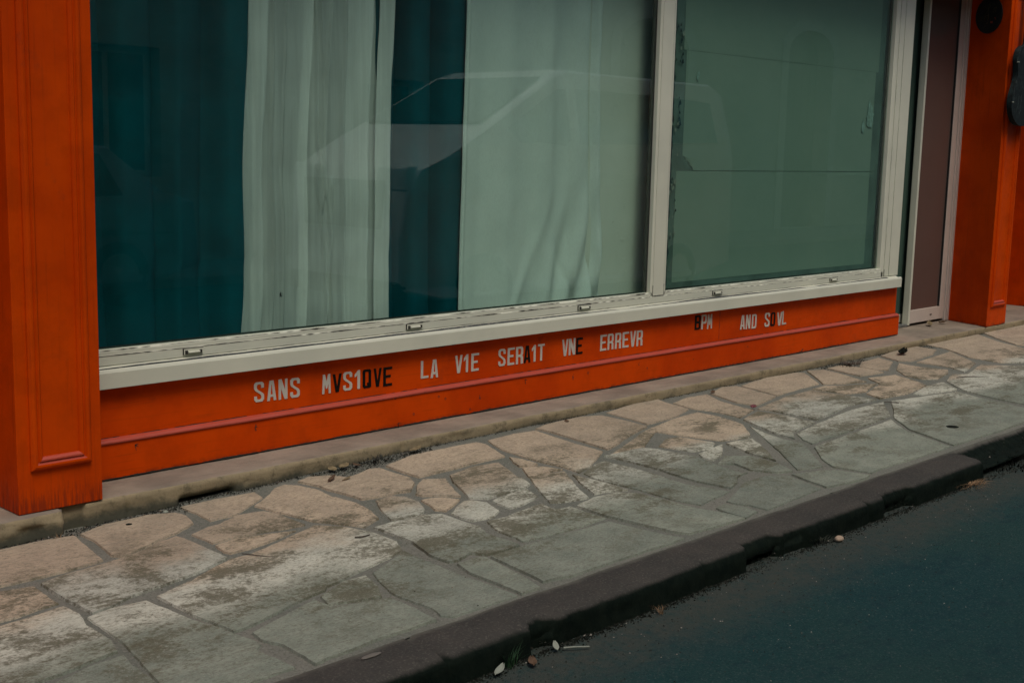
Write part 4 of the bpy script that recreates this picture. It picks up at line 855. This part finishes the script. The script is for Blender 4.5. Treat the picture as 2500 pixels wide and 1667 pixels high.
vw = {'side': [[(1.22, 1.76), (1.34, 1.66), (2.02, 1.60), (2.10, 1.66), (2.10, 2.16), (1.98, 2.16)], [(2.25, 1.62), (3.45, 1.64), (3.50, 2.16), (2.25, 2.17)], [(3.66, 1.66), (4.62, 1.68), (4.54, 2.12), (3.70, 2.16)]],
      'across': [((.98, 1.79), (1.90, 2.27), .12)], 'mirror': (1.30, 1.62)}
vehicle('parked_van', 'white panel van mirrored in the window glass', 'van', 7.55, -3.42, 1.98, van_prof, vw, MT['van_paint'], [(.10, 1.27, .42, .24)], (1.0, 4.0), 1.65, 2.36, nose=.55)
car_prof = [(0, .25), (.0, .6), (.1, .78), (1.0, .98), (1.75, 1.42), (2.2, 1.52), (3.2, 1.50), (3.75, 1.05), (4.1, .95), (4.15, .3), (3.6, .14), (.4, .14)]
cw = {'side': [[(1.12, 1.0), (1.9, 1.0), (1.9, 1.40), (1.76, 1.36)], [(2.0, 1.0), (3.3, 1.02), (3.1, 1.42), (2.0, 1.44)]], 'across': [((1.06, 1.01), (1.70, 1.385), .10)], 'mirror': (1.15, .95)}
vehicle('parked_car', 'small grey blue hatchback faintly mirrored in the left of the window', 'car', 3.1, -6.4, 1.7, car_prof, cw, MT['car_paint'], [(.06, .68, .34, .14)], (.75, 3.25), .95, 1.52)

# ---- opposite house: stone wall with arched doorway, mirrored in the glass
def stone_wall():
    t = NT('opposite_stone_wall')
    br = t.n('ShaderNodeTexBrick'); t.put(br.inputs['Vector'], t.map((1, 1, 1), rot=(R_(90), 0, 0)))
    br.inputs['Scale'].default_value = 1.6; br.inputs['Mortar Size'].default_value = .015
    br.inputs['Color1'].default_value = (.31, .275, .19, 1); br.inputs['Color2'].default_value = (.25, .23, .165, 1); br.inputs['Mortar'].default_value = (.30, .27, .21, 1)
    k = t.mix(t.step(t.noise(.8, 5), .35, .7), br.outputs[0], (.28, .27, .195))
    return t.end(t.bsdf(k, .9, t.bump(t.noise(6, 5), .4, .03)))
MT['opp'] = stone_wall()
MT['opp_trim'] = plain('pale_stone_surround', (.32, .30, .23), .85); MT['opp_door'] = plain('dark_green_door', (.012, .018, .015), .6)
op = thing('opposite_house', (14, -9.6, 0), 'stone house with arched doorways mirrored in the right pane', 'house')
def arch_loop(cx, w_, h_, z0, n=12):
    r = w_ / 2; zt = z0 + h_ - r * .55
    return [(cx - r, z0), (cx + r, z0)] + [(cx + r * math.cos(math.pi * k / n), zt + r * .55 * math.sin(math.pi * k / n)) for k in range(n + 1)]
arches = [(23.9, 1.75, 4.1, 0.02), (18.6, 2.0, 3.9, 0.02)]; wnds = [(4.5, 1.0, 1.6, 4.9), (9, 1.0, 1.6, 4.9), (13.5, 1.0, 1.6, 4.9), (21, 1.0, 1.6, 5.3), (26, 1.0, 1.6, 5.3), (0, 1.0, 1.6, 4.9), (2, 1.1, 2.4, .02), (8, 1.2, 1.6, 1.1), (12.5, 1.1, 2.5, .02)]
outer = [(-20, -.1), (45, -.1), (45, 7.6), (-20, 7.6)]
holes = [arch_loop(*a) for a in arches] + [[(c - w_ / 2, z), (c + w_ / 2, z), (c + w_ / 2, z + h2), (c - w_ / 2, z + h2)] for c, w_, h2, z in wnds]
b = MB(); b.poly([outer] + holes, lambda u, v, d_: (u, -9.4 - d_, v), .5); b.build('wall', MT['opp'], op)
b = MB(); b.box(-20, 45, -10.2, -9.95, -.1, 7.6); b.build('back_wall', MT['opp_door'], op)
for a in arches:
    lo = arch_loop(*a); li = arch_loop(a[0], a[1] - .01, a[2], a[3]); big = arch_loop(a[0], a[1] + .5, a[2] + .22, a[3])
    b = MB(); b.poly([big, lo], lambda u, v, d_: (u, -9.36 - d_, v), .035); b.build('surround', MT['opp_trim'], op)
    b = MB(); b.poly([li], lambda u, v, d_: (u, -9.75 - d_, v), .05)
    for k in range(1, 6): xx = a[0] - a[1] / 2 + a[1] * k / 6; b.box(xx - .01, xx + .01, -9.752, -9.745, .05, a[2] - .5)
    b.build('door', MT['opp_door'], op)
for c, w_, h2, z in wnds:
    b = MB(); b.box(c - w_ / 2 + .001, c + w_ / 2 - .001, -9.72, -9.68, z + .001, z + h2 - .001); f_ = b.build('window', MT['opp_trim'], op)
    b = MB(); b.box(c - w_ / 2 + .08, c - .04, -9.679, -9.67, z + .08, z + h2 - .08); b.box(c + .04, c + w_ / 2 - .08, -9.679, -9.67, z + .08, z + h2 - .08); b.build('pane', MT['car_glass'], f_)
b = MB(); b.box(-20.2, 45.2, -10.6, -9.1, 7.62, 7.8); b.build('roof', plain('clay_roof', (.20, .10, .06), .9), op)

# ================================================================== LITTER, SOIL, WEEDS
def scatter_chips(name, mats, label, gen, n, smin, smax, flat=.5, seed=1):
    rg = random.Random(seed); b = MB()
    for _ in range(n):
        p = gen(rg)
        if p is None: continue
        x, y, z = p; s_ = rg.uniform(smin, smax); pts = []
        for k in range(5):
            a = k * 1.2566 + rg.uniform(-.4, .4); r = s_ * rg.uniform(.5, 1.1); pts.append((x + r * math.cos(a), y + r * math.sin(a) * rg.uniform(.5, 1), z))
        tp = (x + rg.uniform(-.3, .3) * s_, y + rg.uniform(-.3, .3) * s_, z + s_ * flat * rg.uniform(.5, 1.5))
        mi = rg.choices(range(len(mats)), [m[1] for m in mats])[0]
        b.add(pts + [tp], [(k, (k + 1) % 5, 5) for k in range(5)], mi)
    return tag(b.build(name, [m[0] for m in mats]), label, None, None, 'stuff')
def led(rg):
    while True:
        x = rg.uniform(-.5, 11.5)
        if x > 11.0 and rg.random() < .5: continue
        dens = .22 + .5 * max(0, hnoise(x, 2, 1.3) * 1.6)
        for (a, c, k) in ((1.6, 2.85, 1.6), (3.1, 3.5, .8), (3.55, 4.3, 1.8), (5.15, 5.4, .8), (8.1, 8.75, 1.7), (9.0, 9.35, 1.5), (9.7, 10.4, 1.6), (2.75, 3.25, 1.0), (11.2, 12.5, 1.2)):
            if a < x < c: dens = max(dens, k)
        if rg.random() < dens / 1.9: break
    wd = .009 + .05 * max(0, dens - .7)
    y = -.252 - (.035 if x < 2.33 else 0) - abs(rg.gauss(0, wd)) * (1.1 if x > 2.33 else 1)
    if 2.86 < x < 3.16: y += .02
    return x, y, gz(x, y) + .002
scatter_chips('soil', [(MT['soil'], 5), (MT['soil_dark'], 4), (MT['grit'], .5), (MT['leaf_brown'], .5)], 'dark soil and crumbs gathered along the foot of the ledge', led, 9000, .0012, .0065, .55, 4)
def gut(rg):
    x = rg.uniform(.5, 10); y = -2.235 - abs(rg.gauss(0, .020 + .012 * max(0, hnoise(x, 3, 2.3)))) ; 
    if 6.45 < x < 7.7: y = -2.05 - rg.random() * .24; return x, y, -.10 + .085 * max(0, 1 - (-2.05 - y) / .2) * (.5 + .5 * rg.random())
    if rg.random() < .30:
        for (a, c) in ((2.99, 3.15), (4.27, 4.62), (5.42, 5.74)):
            if a < x < c: y = -2.175 - rg.random() * .07; return x, y, -.10 + .05 * max(0, 1 - (-2.17 - y) / .07) * rg.random()
    return x, y, -.104
scatter_chips('gutter_moss', [(MT['soil_dark'], 8), (MT['soil'], 2), (MT['grit'], .12)], 'black moss and crumbs lying in the gutter', gut, 16000, .0015, .007, .6, 5)
def grt(rg):
    x = rg.uniform(.5, 12); y = -2.27 - abs(rg.gauss(0, .35)) - rg.random() * (1.8 if rg.random() < .2 else .05)
    return x, y, -.103 + .02 * max(0, min(1, (-y - 2.3) / 1.5))
scatter_chips('road_grit', [(MT['grit'], 1.6), (MT['soil'], 6), (MT['leaf_brown'], .4), (MT['asphalt'], 6)], 'small grit scattered on the asphalt', grt, 6000, .001, .0050, .6, 6)
def crumbs(rg):
    x = rg.uniform(1.5, 11); y = rg.uniform(-2.0, -.3); return x, y, gz(x, y) + .006
scatter_chips('paving_crumbs', [(MT['soil_dark'], 3), (MT['leaf_brown'], 2), (MT['grit'], 1)], 'tiny dark crumbs scattered over the paving', crumbs, 500, .0015, .005, .5, 9)

def leaf(x, y, z, L_, wd, rz, mat, label, curl=.25, name='dry_leaf', cat='leaf', pitch=.15):
    n = 8; rows = []
    for i in range(n + 1):
        u = i / n; hw_ = wd / 2 * math.sin(math.pi * (u * .94 + .03)) ** .7
        rows.append([(L_ * (u - .5), hw_ * s_, .003 + curl * L_ * ((s_ * .5) ** 2 * 1.1 + (u - .5) ** 2) + L_ * pitch * u) for s_ in (-1, -.5, 0, .5, 1)])
    b = MB(); b.grid(rows); o = b.build(name, mat, smooth=True)
    s_ = o.modifiers.new('leaf', 'SOLIDIFY'); s_.thickness = .0006
    o.location = (x, y, z); o.rotation_euler = (0, 0, rz)
    return tag(o, label, cat, 'dry leaves and litter on the pavement')
leaf(3.735, -.295, .040, .065, .045, .3, MT['leaf'], 'largest pale round leaf in the soil at the ledge foot below SANS')
leaf(3.668, -.292, .037, .055, .045, 1.3, MT['leaf'], 'pale round leaf left of the largest one at the ledge foot')
leaf(3.56, -.425, .032, .075, .022, .5, MT['leaf_brown'], 'curled brown pod on the paving in front of the round leaves')
leaf(3.62, -.46, .032, .06, .016, .2, MT['leaf'], 'thin pale leaf sliver beside the curled brown pod', .1)
leaf(4.19, -.300, .05, .085, .04, .1, MT['leaf'], 'pale folded leaf leaning on the ledge under LA')
leaf(3.80, -.31, .04, .04, .03, 2.1, MT['leaf_brown'], 'small brown leaf right of the largest pale leaf')
leaf(5.31, -.325, .047, .035, .028, 1.0, MT['leaf_brown'], 'small dark leaf at the ledge foot under the word with T')
leaf(6.70, -.345, .047, .05, .03, .4, MT['leaf_brown'], 'brown leaf curled at the ledge foot right of ERREVR')
leaf(9.20, -.375, .047, .13, .07, .2, MT['soil_dark'], 'black crumpled leaf on the paving in front of the door', .5)
leaf(10.62, .10, .104, .12, .05, .6, MT['leaf'], 'pale leaf lying at the foot of the glazed door', .3)
leaf(10.85, .09, .104, .09, .04, -.4, MT['leaf_brown'], 'brown leaf by the door jamb', .4)
leaf(6.515, -.775, .040, .05, .04, .4, plain('pink_petal', (.16, .04, .05), .7), 'dark pink dried flower on the paving', .5, 'dried_flower', 'flower')
def rod(name, pts, r, mat, label, cat):
    b = MB(); b.tube(pts, r, 6); return tag(b.build(name, mat, smooth=True), label, cat)
rod('twig', [(2.684, -.995, .014), (2.705, -1.04, .016), (2.73, -1.075, .014), (2.757, -1.11, .013)], [.0022, .0018, .0014, .0008], MT['twig'], 'thin dark twig on the big slab at the left', 'twig')
rod('twig', [(7.395, -1.18, .030), (7.42, -1.21, .031), (7.452, -1.252, .029)], [.003, .003, .002], MT['twig'], 'short dark twig on the slabs right of the pavement middle', 'twig')
rod('twig', [(8.64, -1.08, .032), (8.72, -1.11, .034), (8.81, -1.17, .033), (8.90, -1.208, .030)], [.003, .003, .0025, .001], MT['twig'], 'long thin twig on the paving near the right edge', 'twig')
rod('twig', [(3.12, -1.14, .022), (3.15, -1.155, .022), (3.19, -1.15, .021)], [.003, .003, .002], MT['twig'], 'tiny twig on the small slabs in the pavement middle', 'twig')
def blob(name, x, y, z, rx, ry, rz_, mat, label, cat, seed=0):
    b = MB(); rows = []
    for i in range(9):
        th = math.pi * i / 8
        rows.append([(x + rx * math.sin(th) * math.cos(k * math.pi / 7) * (1 + .25 * MN.noise(Vector((k * .9, i * .7, seed)))), y + ry * math.sin(th) * math.sin(k * math.pi / 7) * (1 + .25 * MN.noise(Vector((k * .8, i * .6, seed + 3)))), z + rz_ * math.cos(th)) for k in range(14)])
    b.grid(rows, 0, True); return tag(b.build(name, mat, smooth=True), label, cat)
blob('chewing_gum', 7.104, -1.768, .012, .045, .038, .003, MT['soil_dark'], 'flat black gum spot on the grey slab near the kerb', 'gum', 1)
blob('chewing_gum', 2.561, -.365, .012, .014, .012, .003, MT['soil_dark'], 'small black gum spot on the slab below the orange pilaster', 'gum', 2)
blob('pebble', 4.922, -2.285, -.092, .026, .018, .014, plain('beige_pebble', (.36, .27, .19), .8), 'beige pebble on the road beside the broken kerb', 'pebble', 3)
blob('pebble', 2.76, -.315, .014, .012, .010, .008, MT['scrap'], 'small white pebble at the ledge foot by the broken corner', 'pebble', 4)
blob('pebble', 3.08, -2.19, -.05, .008, .008, .007, MT['scrap'], 'tiny white pebble in the first kerb notch', 'pebble', 5)
blob('pebble', 2.43, -2.075, .004, .040, .012, .004, MT['grit'], 'pale mortar crumb on the kerb top at the bottom', 'mortar crumb', 6)
leaf(2.80, -2.275, -.10, .070, .026, .4, MT['scrap'], 'white plastic scrap in the gutter at the bottom', .3, 'plastic_scrap', 'scrap')
leaf(3.075, -2.272, -.10, .028, .022, 1.2, MT['scrap'], 'small pale scrap standing in the gutter beside the white twig', .5, 'plastic_scrap', 'scrap', pitch=.8)
rod('white_twig', [(3.10, -2.285, -.093), (3.13, -2.31, -.09), (3.175, -2.335, -.094)], [.004, .003, .003], MT['scrap'], 'short white twig lying at the gutter edge', 'twig')
leaf(2.93, -2.30, -.10, .055, .03, .9, MT['leaf_brown'], 'reddish brown leaf scrap beside the grass tuft', .4)
def tuft(name, x, y, z, n, h, mat, label, cat, spread=.03, lean=.6, wd=.0022, seed=1):
    rg = random.Random(seed); b = MB()
    for _ in range(n):
        a = rg.uniform(0, 6.283); r = spread * rg.random(); bx, by = x + r * math.cos(a), y + r * math.sin(a) * .6
        L_ = h * rg.uniform(.5, 1.1); ln = lean * rg.uniform(.3, 1.2) * L_; a2 = a + rg.uniform(-.7, .7); pts = []
        for k in range(5):
            u = k / 4; pts.append(Vector((bx + ln * u * u * math.cos(a2), by + ln * u * u * math.sin(a2), z + L_ * u * (1 - .3 * u * lean))))
        sd = Vector((-math.sin(a2), math.cos(a2), 0)) * wd
        for k in range(4):
            w0, w1 = 1 - k / 4, 1 - (k + 1) / 4 + .05
            b.add([pts[k] - sd * w0, pts[k] + sd * w0, pts[k + 1] + sd * w1, pts[k + 1] - sd * w1], [(0, 1, 2, 3)])
    return tag(b.build(name, mat), label, cat)
tuft('grass_tuft', 2.87, -2.25, -.105, 46, .085, MT['grass'], 'small green grass tuft growing in the gutter', 'grass', .035, .7, .0016, 3)
tuft('straw_clump', 6.30, -2.26, -.10, 130, .05, MT['straw'], 'clump of orange dry straw on the road by the kerb', 'straw', .11, 2.6, .0016, 4)
tuft('dead_weed', 8.42, -.350, .042, 150, .055, plain('dead_weed', (.085, .062, .045), .9), 'tangled brown dead weed at the ledge foot near the door', 'weed', .13, 1.6, .0022, 5)
tuft('dead_weed', 3.93, -.300, .042, 90, .045, plain('dark_weed', (.035, .034, .026), .9), 'dark dead weed in the soil right of the round leaves', 'weed', .10, 1.5, .002, 6)
tuft('dead_weed', 4.83, -2.25, -.10, 60, .055, plain('olive_weed', (.04, .045, .03), .9), 'small olive weed under the second kerb notch', 'weed', .06, 1.2, .0016, 7)
tuft('dead_weed', 3.62, -2.30, -.10, 20, .05, MT['straw'], 'few dry straws sticking up at the gutter edge', 'weed', .02, 1.0, .0012, 8)
tuft('dead_weed', 2.27, -.335, .0, 14, .04, MT['straw'], 'few pale straws below the left pilaster', 'weed', .02, 1.0, .0012, 9)
tuft('moss_clump', 6.95, -2.19, -.08, 500, .05, MT['soil_dark'], 'dark mossy weeds filling the broken end of the kerb', 'moss', .40, 1.2, .003, 10)
